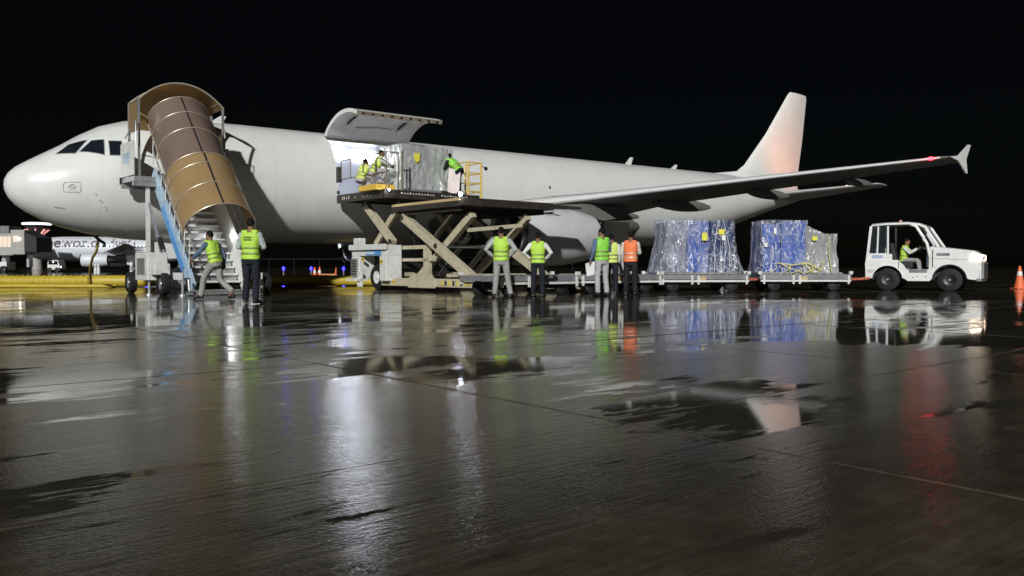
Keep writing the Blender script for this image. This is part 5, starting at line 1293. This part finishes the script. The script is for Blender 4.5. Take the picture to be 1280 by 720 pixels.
# ------------------------------------------------------------------ wrapped freight
def plastic_mat(name, dens, tint):
    m = bpy.data.materials.new(name); m.use_nodes = True
    nt = m.node_tree; N = nt.nodes; L = nt.links; b = N['Principled BSDF']; out = N['Material Output']
    tc = N.new('ShaderNodeTexCoord')
    def ridge(scale, rot, sz, width, dist):
        mp = N.new('ShaderNodeMapping'); mp.inputs['Scale'].default_value = (1.0, 1.0, sz); mp.inputs['Rotation'].default_value = (0, R(rot), 0); L.new(tc.outputs['Object'], mp.inputs['Vector'])
        n = N.new('ShaderNodeTexNoise'); n.inputs['Scale'].default_value = scale; n.inputs['Detail'].default_value = 3; n.inputs['Roughness'].default_value = .5; n.inputs['Distortion'].default_value = dist; L.new(mp.outputs[0], n.inputs['Vector'])
        sb = N.new('ShaderNodeMath'); sb.operation = 'SUBTRACT'; L.new(n.outputs['Fac'], sb.inputs[0]); sb.inputs[1].default_value = .5
        ab = N.new('ShaderNodeMath'); ab.operation = 'ABSOLUTE'; L.new(sb.outputs[0], ab.inputs[0])
        r1 = N.new('ShaderNodeMapRange'); r1.inputs['From Max'].default_value = width; r1.inputs['To Min'].default_value = .85; r1.inputs['To Max'].default_value = 0.0; L.new(ab.outputs[0], r1.inputs['Value'])
        return n.outputs['Fac'], r1.outputs[0]
    def mx_(a, c):
        q = N.new('ShaderNodeMath'); q.operation = 'MAXIMUM'; L.new(a, q.inputs[0]); L.new(c, q.inputs[1]); return q.outputs[0]
    na, ra = ridge(2.6, 14, .30, .030, 1.2); nb, rb = ridge(3.4, -32, .45, .022, 1.6); nc, rc = ridge(1.5, 60, .6, .016, 2.0)
    n2 = N.new('ShaderNodeTexNoise'); n2.inputs['Scale'].default_value = 1.4; n2.inputs['Detail'].default_value = 4; L.new(tc.outputs['Object'], n2.inputs['Vector'])
    r2 = N.new('ShaderNodeMapRange'); r2.inputs['From Min'].default_value = .38; r2.inputs['From Max'].default_value = .62; r2.inputs['To Min'].default_value = dens[0]; r2.inputs['To Max'].default_value = dens[1]; L.new(n2.outputs['Fac'], r2.inputs['Value'])
    fac = mx_(mx_(ra, rb), mx_(rc, r2.outputs[0]))
    b.inputs['Base Color'].default_value = (*tint, 1); b.inputs['Roughness'].default_value = .14; b.inputs['Specular IOR Level'].default_value = .9; b.inputs['Coat Weight'].default_value = .6
    ad = N.new('ShaderNodeMath'); ad.operation = 'ADD'; L.new(na, ad.inputs[0]); L.new(nb, ad.inputs[1])
    bp = N.new('ShaderNodeBump'); bp.inputs['Strength'].default_value = 1.0; bp.inputs['Distance'].default_value = .12; L.new(ad.outputs[0], bp.inputs['Height']); L.new(bp.outputs[0], b.inputs['Normal'])
    tp = N.new('ShaderNodeBsdfTransparent'); tp.inputs[0].default_value = (.93, .95, 1, 1)
    mx = N.new('ShaderNodeMixShader'); L.new(fac, mx.inputs[0]); L.new(tp.outputs[0], mx.inputs[1]); L.new(b.outputs[0], mx.inputs[2]); L.new(mx.outputs[0], out.inputs['Surface'])
    return m
PLASTIC = plastic_mat('stretch_film', (.03, .36), (.66, .68, .84)); PLASTIC2 = plastic_mat('milky_sheet', (.62, .93), (.42, .42, .42))
BLUE_BOX = mat('blue_crate', (.035, .10, .38), .5, var=.2, scale=3, bump=.1, bscale=5)
DBLUE_BOX = mat('dark_blue_crate', (.012, .028, .10), .5, var=.2, scale=3)
GREY_BOX = mat('grey_carton', (.20, .19, .21), .7, var=.3, scale=4)
def drape(name, x0, x1, y0, y1, z0, z1, flare, mm, parent, seed=0, n=96, nz=16, amp=.035, topfn=None, flare_fn=None):
    """film pulled over a load: top sheet and flared, creased skirt"""
    m = MB(); rings = []
    cx, cy = (x0 + x1) / 2, (y0 + y1) / 2; hx, hy = (x1 - x0) / 2, (y1 - y0) / 2
    def per(t):
        a = t * 2 * math.pi; c, s = math.cos(a), math.sin(a); k = 1 / max(abs(c) ** 1, abs(s) ** 1)
        e = 7; k = 1 / ((abs(c) ** e + abs(s) ** e) ** (1 / e))
        return c * k, s * k
    for j in range(nz + 1):
        v = j / nz
        rg = []
        for i in range(n):
            ux, uy = per(i / n)
            fl = flare * max(0, (v - .35) / .65) ** 1.6
            if flare_fn: fl *= flare_fn(ux, uy)
            x, y = cx + ux * (hx + fl), cy + uy * (hy + fl * .5)
            zt = topfn(x, y) if topfn else z1
            z = lerp(zt, z0, v)
            q = Vector((x * 3 + seed, y * 3, z * 1.1)); q2 = Vector((x * 9 + seed, y * 9, z * 2.2))
            dsp = noise.noise(q) * amp * 1.6 + noise.noise(q2) * amp * .9
            rg.append((x + ux * dsp, y + uy * dsp, z + noise.noise(q * 2) * .015 * (1 if j < nz else 0)))
        rings.append(rg)
    top = []
    for k, f in enumerate((.0, .35, .7)):
        top.append([(cx + (p[0] - cx) * f, cy + (p[1] - cy) * f, (topfn(cx + (p[0] - cx) * f, cy + (p[1] - cy) * f) if topfn else z1) + .02 + .03 * noise.noise(Vector((p[0] * 4 * f + seed, p[1] * 4 * f, 1)))) for p in rings[0]])
    m.loft(top + rings, caps=False)
    return m.build(name, mm, parent, smooth=True, recalc=False, split=70)
def label_plate(parent, x, y, z, w, h, mm, name):
    m = MB(); m.box(x - w / 2, x + w / 2, y - .004, y, z - h / 2, z + h / 2); return m.build(name, mm, parent)
def crate(parent, x0, x1, y0, y1, z0, z1, mm, name='crate'):
    m = MB(); m.box(x0, x1, y0, y1, z0, z1); o = m.build(name, mm, parent, bevel=.02)
    for k in range(3):
        x = lerp(x0, x1, (k + .5) / 3); m = MB(); m.box(x - .02, x + .02, y0 - .012, y0 - .001, z0 + .02, z1 - .02); m.build('crate_rib', mm, o)
    return o
# first load: two blue crates, pale crinkled film on its left, skirt spread over the dolly
f1 = empty('wrapped_freight', (5.72, 26.02, .545), R(8), 'film wrapped freight with a bare dark blue crate end on its dolly', 'wrapped freight', 'wrapped freight on dollies')
m = MB(); m.box(-1.35, 1.32, -.70, .70, 0, .05); m.build('pallet', STEEL, f1)
crate(f1, -1.05, -.42, -.55, .55, .055, 1.60, GREY_BOX, 'carton_stack'); crate(f1, -.38, .30, -.56, .55, .055, 1.62, BLUE_BOX); crate(f1, .36, 1.10, -.56, .56, .055, 1.62, DBLUE_BOX)
drape('stretch_film', -1.12, .34, -.66, .66, .05, 1.68, .20, PLASTIC, f1, 3.0, flare_fn=lambda a, b: 1.3 if a < -.5 else (.6 if a < .5 else .1))
drape('skirt_film', .34, 1.16, -.63, .63, .05, 1.66, .24, plastic_mat('thin_film', (.0, .14), (.62, .65, .75)), f1, 8.0, flare_fn=lambda a, b: 1.4 if a > .5 else .3)
label_plate(f1, .66, -.70, 1.30, .19, .16, YEL_LABEL, 'yellow_label'); label_plate(f1, .73, -.70, 1.12, .12, .16, WHT_LABEL, 'white_label'); label_plate(f1, .10, -.735, 1.15, .17, .24, YEL_LABEL, 'yellow_label')
for x, t in ((.42, .12), (.9, -.2)):
    m = MB(); m.tube([(x + t, -.73, 1.66), (x, -.74, .85), (x - .02, -.80, .06)], .008, 5); m.build('strap', WHT_LABEL, f1)
# second load: blue crate and a milky sheet over the lower right end
f2 = empty('wrapped_freight', (9.15, 26.78, .545), R(1), 'film wrapped freight with bright blue crates and a milky plastic sheet at one end', 'wrapped freight', 'wrapped freight on dollies')
m = MB(); m.box(-1.35, 1.32, -.70, .70, 0, .05); m.build('pallet', STEEL, f2)
crate(f2, -1.18, -.62, -.55, .6, .055, 1.58, BLUE_BOX); crate(f2, -.58, .22, -.56, .58, .055, 1.66, BLUE_BOX); crate(f2, .28, 1.18, -.5, .5, .055, 1.25, GREY_BOX, 'carton_stack')
drape('stretch_film', -1.25, .27, -.62, .66, .05, 1.70, .10, plastic_mat('clear_film', (.02, .22), (.66, .68, .80)), f2, 14.0)
drape('milky_sheet', .14, 1.24, -.66, .62, .05, 1.3, .06, PLASTIC2, f2, 21.0, topfn=lambda x, y: interp(x, [.05, .3, .75, 1.0, 1.3], [1.62, 1.48, 1.27, 1.26, 1.30]))
label_plate(f2, .42, -.735, 1.12, .16, .13, YEL_LABEL, 'yellow_label'); label_plate(f2, -.83, -.70, 1.36, .09, .2, WHT_LABEL, 'white_label'); label_plate(f2, -1.12, -.70, .92, .1, .14, WHT_LABEL, 'white_label')
NET = mat('yellow_net_strap', (.66, .58, .22), .7)
rnd = random.Random(4)
for k in range(9):
    x = -.75 + k * .17; m = MB(); m.tube([(x + rnd.uniform(-.1, .1), -.72, .34 + rnd.uniform(-.08, .1)), (x + rnd.uniform(-.25, .25), -.79, .18), (x + rnd.uniform(-.35, .35), -.77, .03)], .016, 5); m.build('net_strap', NET, f2, smooth=True)
m = MB(); m.tube([(-.75, -.73, .34), (-.3, -.75, .28), (.2, -.76, .34), (.62, -.76, .12)], .02, 6); m.build('net_strap', NET, f2, smooth=True)
m = MB(); m.tube([(.86, -.72, 1.2), (.88, -.74, .6), (.95, -.78, .05)], .012, 5); m.build('net_strap', NET, f2, smooth=True)

# ------------------------------------------------------------------ cones, ducts, cables, posts
def cone(x, y, label, h=.75, z=0.0):
    c = empty('traffic_cone', (x, y, z), 0, label, 'traffic cone', 'orange traffic cones')
    k = h / .75
    m = MB(); m.lathe([(.03, .17 * k), (.06, .165 * k), (h * .5, .10 * k), (h - .01, .035 * k), (h, .02 * k)], (0, 0, 0), 'z', 18, caps=True); b = m.build('cone_body', ORANGE_CONE, c, smooth=True)
    m = MB(); m.box(-.2 * k, .2 * k, -.2 * k, .2 * k, 0, .035); m.build('base', ORANGE_CONE, c, bevel=.01)
    m = MB(); m.lathe([(h * .58, .0905 * k), (h * .76, .069 * k)], (0, 0, 0), 'z', 18); m.build('white_band', CONE_WHITE, b, smooth=True)
    return c
cone(17.72, 28.7, 'orange traffic cone standing alone in front of the tow tractor', .80)
yb = 45.0
cone((393.5 - 640) / 1027.7 * yb, yb, 'orange traffic cone standing beside its twin behind the yellow duct', .78, -.014); cone((398 - 640) / 1027.7 * yb, yb + .3, 'orange traffic cone standing beside its twin behind the yellow duct', .80, -.014)
m = MB(); m.lathe([(-.5, .12), (-.42, .2), (.42, .2), (.5, .12)], (0, 0, .22), 'x', 14, caps=True); bb = m.build('orange_barrier_drum', mat('drum_orange', (.65, .28, .14), .6), None, smooth=True)
bb.location = ((410.5 - 640) / 1027.7 * yb, yb, -.014); tag(bb, 'pale orange drum lying on the apron beside the two cones', 'drum')
m = MB(); m.tube([(0, 0, 0), (.05, 0, .75)], [.08, .03], 8); cc = m.build('orange_marker_post', ORANGE_CONE, None, smooth=True); cc.location = ((419 - 640) / 1027.7 * yb, yb, -.014); tag(cc, 'slim orange marker post beside the drum behind the duct', 'marker post')

def duct(name, pts, r, label, corr, mm=DUCT_YELLOW, amp=.026, pitch=.20):
    pts = [Vector(p) for p in pts]; fine = []
    for a, b_ in zip(pts[:-1], pts[1:]):
        n_ = max(2, int((b_ - a).length / (pitch / 4 if corr else .3)))
        fine += [a.lerp(b_, k / n_) for k in range(n_)]
    fine.append(pts[-1]); rs = []; acc = 0
    for i, p in enumerate(fine):
        if i: acc += (fine[i] - fine[i - 1]).length
        rs.append(r + (amp * math.cos(acc / pitch * 2 * math.pi) if corr else .015 * math.sin(acc * 1.7)))
    m = MB(); m.tube(fine, rs, 16)
    return tag(m.build(name, mm, None, smooth=True, split=80), label, 'air duct')
duct('air_duct', [(-22.5, 31.6, .24), (-19, 31.8, .22), (-16.4, 32.0, .23)], .215, 'yellow corrugated air hose lying on the apron under the aircraft nose', True)
duct('air_duct', [(-16.35, 32.0, .22), (-13, 32.4, .21), (-9.2, 33.0, .22), (-6.4, 33.6, .21), (-5.4, 33.8, .18)], .215, 'smooth yellow air duct sleeve running from hose to loader behind the stairs', False)
m = MB(); m.tube([(-22, 30.6, .05), (-18.5, 30.5, .06), (-15.6, 30.7, .05), (-14.9, 30.9, .05)], .07, 8); tag(m.build('yellow_cable', DUCT_YELLOW, None, smooth=True), 'thin yellow ground power cable lying in front of the corrugated hose', 'cable')
# ground power cable from the nose belly
wp = [AF.P(3.0, -90), (3.02, .05, 1.35), (3.12, .1, 1.1), (3.3, .12, .95)]
def wl_(p): w = W(p[0], p[1]); return Vector((w.x, w.y, p[2]))
m = MB()
_b0 = Vector(((117 - 640) / 1027.7 * 26.5, 26.5, 2.16)); P0 = lambda px, py, d: Vector(((px - 640) / 1027.7 * d, d, CAM_H + (HORIZON - py) * d / 1027.7))
m.tube([P0(117, 279, 26.5), P0(118, 287, 26.5), P0(120, 296, 26.5), P0(126, 301, 26.5), P0(131, 304, 26.5), P0(131, 309, 26.5)], .05, 8)
cbl = empty('power_cable', (P0(117, 300, 26.5).x, 26.5, 0), 0, 'ground power cable hanging from the aircraft nose with black plug and yellow tail', 'cable')
pc = m.build('plug_lead', BLACK, cbl, smooth=True); pc.matrix_parent_inverse = Matrix.Translation((-cbl.location.x, -26.5, 0))
m = MB(); m.tube([P0(124, 300, 26.5), P0(122, 308, 26.6), P0(121, 314, 26.8), P0(116, 322, 27.5), P0(113, 334, 29), P0(113, 346, 30.3), P0(114, 357, 31.0)], .045, 8)
pc = m.build('yellow_tail', mat('cable_tan', (.48, .36, .10), .6), cbl, smooth=True); pc.matrix_parent_inverse = Matrix.Translation((-cbl.location.x, -26.5, 0))
# stanchion posts
def post(px, pyb, h, label, r=.11, base=True):
    d = 1027.7 * CAM_H / (pyb - HORIZON); x = (px - 640) / 1027.7 * d
    p = empty('stanchion', (x, d, -.014 if d > 30 else 0), 0, label, 'post', 'white posts on the apron')
    m = MB(); m.lathe([(.04, r), (h - .05, r), (h, r * .8), (h + .01, .01)], (0, 0, 0), 'z', 14); m.build('post', WHITE_EQ, p, smooth=True)
    if base: m = MB(); m.lathe([(0, .001), (0, r * 3), (.03, r * 2.9), (.05, r * 1.2)], (0, 0, 0), 'z', 16); m.build('base_plate', YELLOW, p, smooth=True)
    m = MB(); m.lathe([(h * .7, r * 1.02), (h * .86, r * 1.02)], (0, 0, 0), 'z', 14); m.build('band', STEEL, p, smooth=True)
    return p
post(164.5, 363, .92, 'white steel post beside the boarding stairs wheel', .055)
post(119.5, 343, 1.1, 'short white post of the pair beyond the yellow hose', .16, False); post(123.5, 343, 1.1, 'short white post of the pair beyond the yellow hose', .16, False)

# ------------------------------------------------------------------ blue taxiway lights
BLUE_GLOW = mat('taxi_light_blue', (.05, .05, .6), .3, emit=(.012, .010, 1.0), estr=14)
def taxi_light(px, d, label):
    t = empty('taxiway_light', ((px - 640) / 1027.7 * d, d, -.014), 0, label, 'taxiway light', 'blue taxiway edge lights')
    m = MB(); m.tube([(0, 0, 0), (0, 0, .55)], .045, 8); m.lathe([(0, .001), (0, .16), (.03, .15), (.05, .05)], (0, 0, 0), 'z', 12); m.build('stem', STEEL, t, smooth=True)
    m = MB(); m.lathe([(.55, .07), (.60, .10), (.74, .10), (.80, .06), (.82, .01)], (0, 0, 0), 'z', 12); m.build('lens', BLUE_GLOW, t, smooth=True)
    lamp('glow', 'POINT', (0, 0, 0.95), 25, (.05, .04, 1), t, .1)
for px in (354.5, 389, 429.5, 604.5): taxi_light(px, 62, 'blue taxiway edge light glowing under the freighter belly')
taxi_light(183, 90, 'blue taxiway edge light beyond the boarding stairs wheel')

# ------------------------------------------------------------------ parked airliner beyond
FA_D = 136.0
fa = empty('parked_airliner', ((34 - 640) / 1027.7 * FA_D, FA_D, 0), R(9), 'white passenger airliner with oneworld lettering parked far beyond the yellow hose', 'airplane')
FAR_WHITE = mat('far_airliner_white', (.62, .64, .68), .4, var=.03, scale=.4)
FAR_WING = mat('far_airliner_wing', (.22, .22, .24), .45)
AF2, fus2, fin2 = build_airliner(fa, L=37.6, ds=-4.27, body=FAR_WHITE, detail=False, wing=FAR_WING, nac=FAR_WHITE, simple=True)
wme = None
for k in range(34):
    s = 6.2 + k * .56
    if 12.6 < s < 13.3: continue
    if wme is None:
        m = MB(); m.box(-.10, .10, -.02, .02, -.13, .13); o = m.build('cabin_window', mat('cabin_window_dark', (.03, .03, .04), .8, spec=.1), fa, bevel=.04); wme = o.data
    else:
        o = bpy.data.objects.new('cabin_window', wme); COL.objects.link(o); o.parent = fa
    p = AF2.P(s, 12); o.location = XL(p[0], p[1] + .005, p[2]); o.rotation_euler = (R(-12), 0, 0)
def skin_text(txt, s0_, phi0, size, mm, name, parent, bold=0.0, af=AF2):
    cu = bpy.data.curves.new('txt', 'FONT'); cu.body = txt; cu.size = size; cu.offset = bold; cu.resolution_u = 3
    ob = bpy.data.objects.new('txt', cu); COL.objects.link(ob)
    me = bpy.data.meshes.new_from_object(ob.evaluated_get(bpy.context.evaluated_depsgraph_get())); bpy.data.objects.remove(ob)
    wmax = max((v.co.x for v in me.vertices), default=0)
    for v in me.vertices:
        p = af.P(s0_ + v.co.x, phi0 + math.degrees(v.co.y / 2.0), -.05); v.co = XL(*p)
    me.materials.append(mm); o = bpy.data.objects.new(name, me); COL.objects.link(o); o.parent = parent
    return wmax
TXT_DARK = mat('lettering_dark', (.05, .04, .05), .5); TXT_GREY = mat('lettering_grey', (.13, .12, .14), .5); TXT_BURG = mat('lettering_burgundy', (.10, .05, .08), .5)
w1 = skin_text('one', 2.3, 8, 2.35, TXT_DARK, 'lettering_one', fa, .06)
skin_text('world', 2.3 + w1 + .12, 8, 2.35, TXT_GREY, 'lettering_world', fa, .02)
skin_text('\ufe94\ufef3\ufeae\ufec4\ufed8\ufedf\u0627', 13.6, 24, 1.35, TXT_BURG, 'lettering_arabic', fa, .02)

# ------------------------------------------------------------------ jet bridge, tower, far vehicles
TD = 126.0
def FX(px, d=TD): return (px - 640) / 1027.7 * d
def FZ(py, d=TD): return CAM_H + (HORIZON - py) * d / 1027.7
BR_WALL = mat('jet_bridge_panel', (.34, .33, .30), .5, var=.1, scale=.6)
WARM = mat('lit_window_warm', (.5, .42, .35), .4, emit=(1.0, .80, .62), estr=.42)
jb = empty('jet_bridge', (FX(20), TD, -.014), 0, 'grey passenger boarding bridge with lit windows docked at the parked airliner', 'jet bridge')
ox = FX(20)
m = MB(); m.box(FX(-30) - ox, FX(24) - ox, -1.5, 1.5, FZ(319), FZ(292)); m.build('tunnel', BR_WALL, jb)
m = MB(); m.box(FX(-30) - ox, FX(20) - ox, -1.6, 1.6, FZ(292) + .01, FZ(283)); m.build('roof_band', mat('bridge_roof_grey', (.16, .16, .17), .6), jb)
m = MB(); m.box(FX(24) - ox + .01, FX(41) - ox, -2.0, 2.0, FZ(318), FZ(288)); m.build('rotunda_cabin', BR_WALL, jb)
m = MB(); m.prism([(FX(41) - ox + .01, FZ(315)), (FX(56) - ox, FZ(315)), (FX(56) - ox, FZ(297)), (FX(41) - ox + .01, FZ(291))], 'y', -2.1, 2.1); m.build('docking_hood', mat('bridge_hood_black', (.03, .025, .025), .8), jb)
for k in range(5):
    x0 = FX(-6 + k * 6) - ox; m = MB(); m.box(x0, x0 + .68, -1.54, -1.505, FZ(309), FZ(296)); m.build('window', WARM, jb)
for k in range(9):
    x0 = FX(-28 + k * 5.2) - ox; m = MB(); m.box(x0, x0 + .06, -1.66, -1.61, FZ(291), FZ(284)); m.build('rail_post', STEEL, jb)
m = MB(); m.box(FX(27) - ox, FX(34) - ox, -2.04, -2.01, FZ(303), FZ(295)); m.build('window', WARM, jb)
for qa, qb in ((5, 10), (36, 39)):
    m = MB(); m.box(FX(qa) - ox, FX(qb) - ox, -.5, .5, .8, FZ(319)); m.build('lift_column', STEEL, jb)
m = MB(); m.box(FX(0) - ox, FX(14) - ox, -1.1, 1.1, .4, 1.6); m.build('drive_bogie', WHITE_EQ, jb)
for x in (FX(3) - ox, FX(11) - ox):
    m = MB(); m.lathe([(-.2, .2), (-.2, .5), (.2, .5), (.2, .2)], (x, -1.2, .5), 'y', 14); m.build('wheel', BLACK, jb, smooth=True)
m = MB(); m.box(FX(34) - ox, FX(36) - ox, -2.12, -2.05, FZ(300), FZ(298)); m.build('flood_lamp', mat('bridge_flood', (1, 1, 1), .3, emit=(1, .92, .82), estr=14), jb)

TWD = 420.0
tw = empty('control_tower', (FX(47, TWD), TWD, -.014), 0, 'lit airport tower with glowing white rim and flared pink lit struts far away', 'tower')
tox = FX(47, TWD)
m = MB(); m.lathe([(0, 2.6), (FZ(296, TWD), 1.9), (FZ(293, TWD), 2.2)], (0, 0, 0), 'z', 20); m.build('shaft', mat('tower_concrete', (.35, .33, .32), .7), tw, smooth=True)
m = MB(); m.lathe([(FZ(293, TWD), 2.6), (FZ(283, TWD), 5.8), (FZ(281.5, TWD), 6.2)], (0, 0, 0), 'z', 24); m.build('cab', mat('tower_cab_dark', (.05, .04, .05), .3), tw, smooth=True)
m = MB(); m.lathe([(FZ(281.2, TWD), 6.0), (FZ(281.0, TWD), 6.7), (FZ(278.9, TWD), 6.7), (FZ(278.7, TWD), 6.0)], (0, 0, 0), 'z', 28); m.build('roof_rim', mat('tower_rim_light', (1, 1, 1), .4, emit=(.92, .95, 1), estr=1.5), tw, smooth=True)
m = MB(); m.lathe([(FZ(278.6, TWD), 6.0), (FZ(277.4, TWD), 3.0), (FZ(277.2, TWD), .1)], (0, 0, 0), 'z', 24); m.build('roof', mat('tower_roof', (.2, .2, .22), .6), tw, smooth=True)
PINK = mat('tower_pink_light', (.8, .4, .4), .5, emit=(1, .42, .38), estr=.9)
for k in range(8):
    a = 2 * math.pi * (k + .5) / 8
    m = MB(); m.beam((2.9 * math.cos(a), 2.9 * math.sin(a), FZ(293, TWD)), (5.6 * math.cos(a), 5.6 * math.sin(a), FZ(287, TWD)), .5, .5); m.build('strut', PINK, tw)

def far_van(px, d, label, wpx=16):
    v = empty('service_van', (FX(px, d), d, -.014), 0, label, 'van')
    Lh = wpx / 1027.7 * d / 2; h = 1.9
    m = MB(); m.prism([(-Lh, .4), (Lh, .4), (Lh, 1.1), (Lh * .75, h), (-Lh * .9, h), (-Lh, 1.3)], 'y', -.9, .9); m.build('body', WHITE_EQ, v, bevel=.05)
    m = MB(); m.prism([(-Lh * .8, 1.2), (Lh * .75, 1.2), (Lh * .66, h - .15), (-Lh * .78, h - .15)], 'y', -.93, -.905); m.build('window_band', GLASS_DARK, v)
    for x in (-Lh * .6, Lh * .6):
        m = MB(); m.lathe([(-.1, .1), (-.1, .38), (.1, .38), (.1, .1)], (x, -.85, .38), 'y', 14); m.build('wheel', BLACK, v, smooth=True)
    m = MB(); m.box(Lh + .003, Lh + .03, -.7, -.4, .75, .95); m.box(-Lh * .1, Lh * .1, -.95, -.935, 1.5, 1.62); m.build('lamp', mat('van_lamp', (1, 1, 1), .3, emit=(1, .96, .9), estr=5), v)
far_van(71, 128, 'small white service van parked under the wing of the far airliner', 15)
def far_lamp(px, py, d, label):
    t = empty('apron_lamp', (FX(px, d), d, -.014), 0, label, 'lamp post', 'far apron lamp posts')
    z = FZ(py, d); m = MB(); m.tube([(0, 0, 0), (0, 0, z)], [.12, .07], 8); m.build('mast', STEEL, t, smooth=True)
    m = MB(); m.box(-.5, .5, -.2, .2, z + .005, z + .28); h_ = m.build('lamp_head', DARK_METAL, t)
    m = MB(); m.box(-.42, .42, -.23, -.205, z + .04, z + .25); m.build('lens', mat('far_lamp_lens', (1, 1, 1), .3, emit=(1, .95, .88), estr=1.0), h_)
far_lamp(902, 313, 190, 'far apron lamp post glimpsed between the two wrapped loads'); far_lamp(908, 314, 260, 'smaller far apron lamp post beside the lamp between the wrapped loads')
# low perimeter fence behind the freighter
fe = empty('perimeter_fence', (-9, 95, -.014), 0, 'low dark wire fence line beyond the blue taxiway lights', 'fence')
m = MB(); m.tube([(-22, 0, 1.72), (16, 0, 1.72)], .03, 6); m.build('top_rail', DARK_METAL, fe)
for k in range(14):
    m = MB(); m.tube([(-22 + k * 2.92, 0, 0), (-22 + k * 2.92, 0, 1.75)], .035, 6); m.build('fence_post', DARK_METAL, fe)
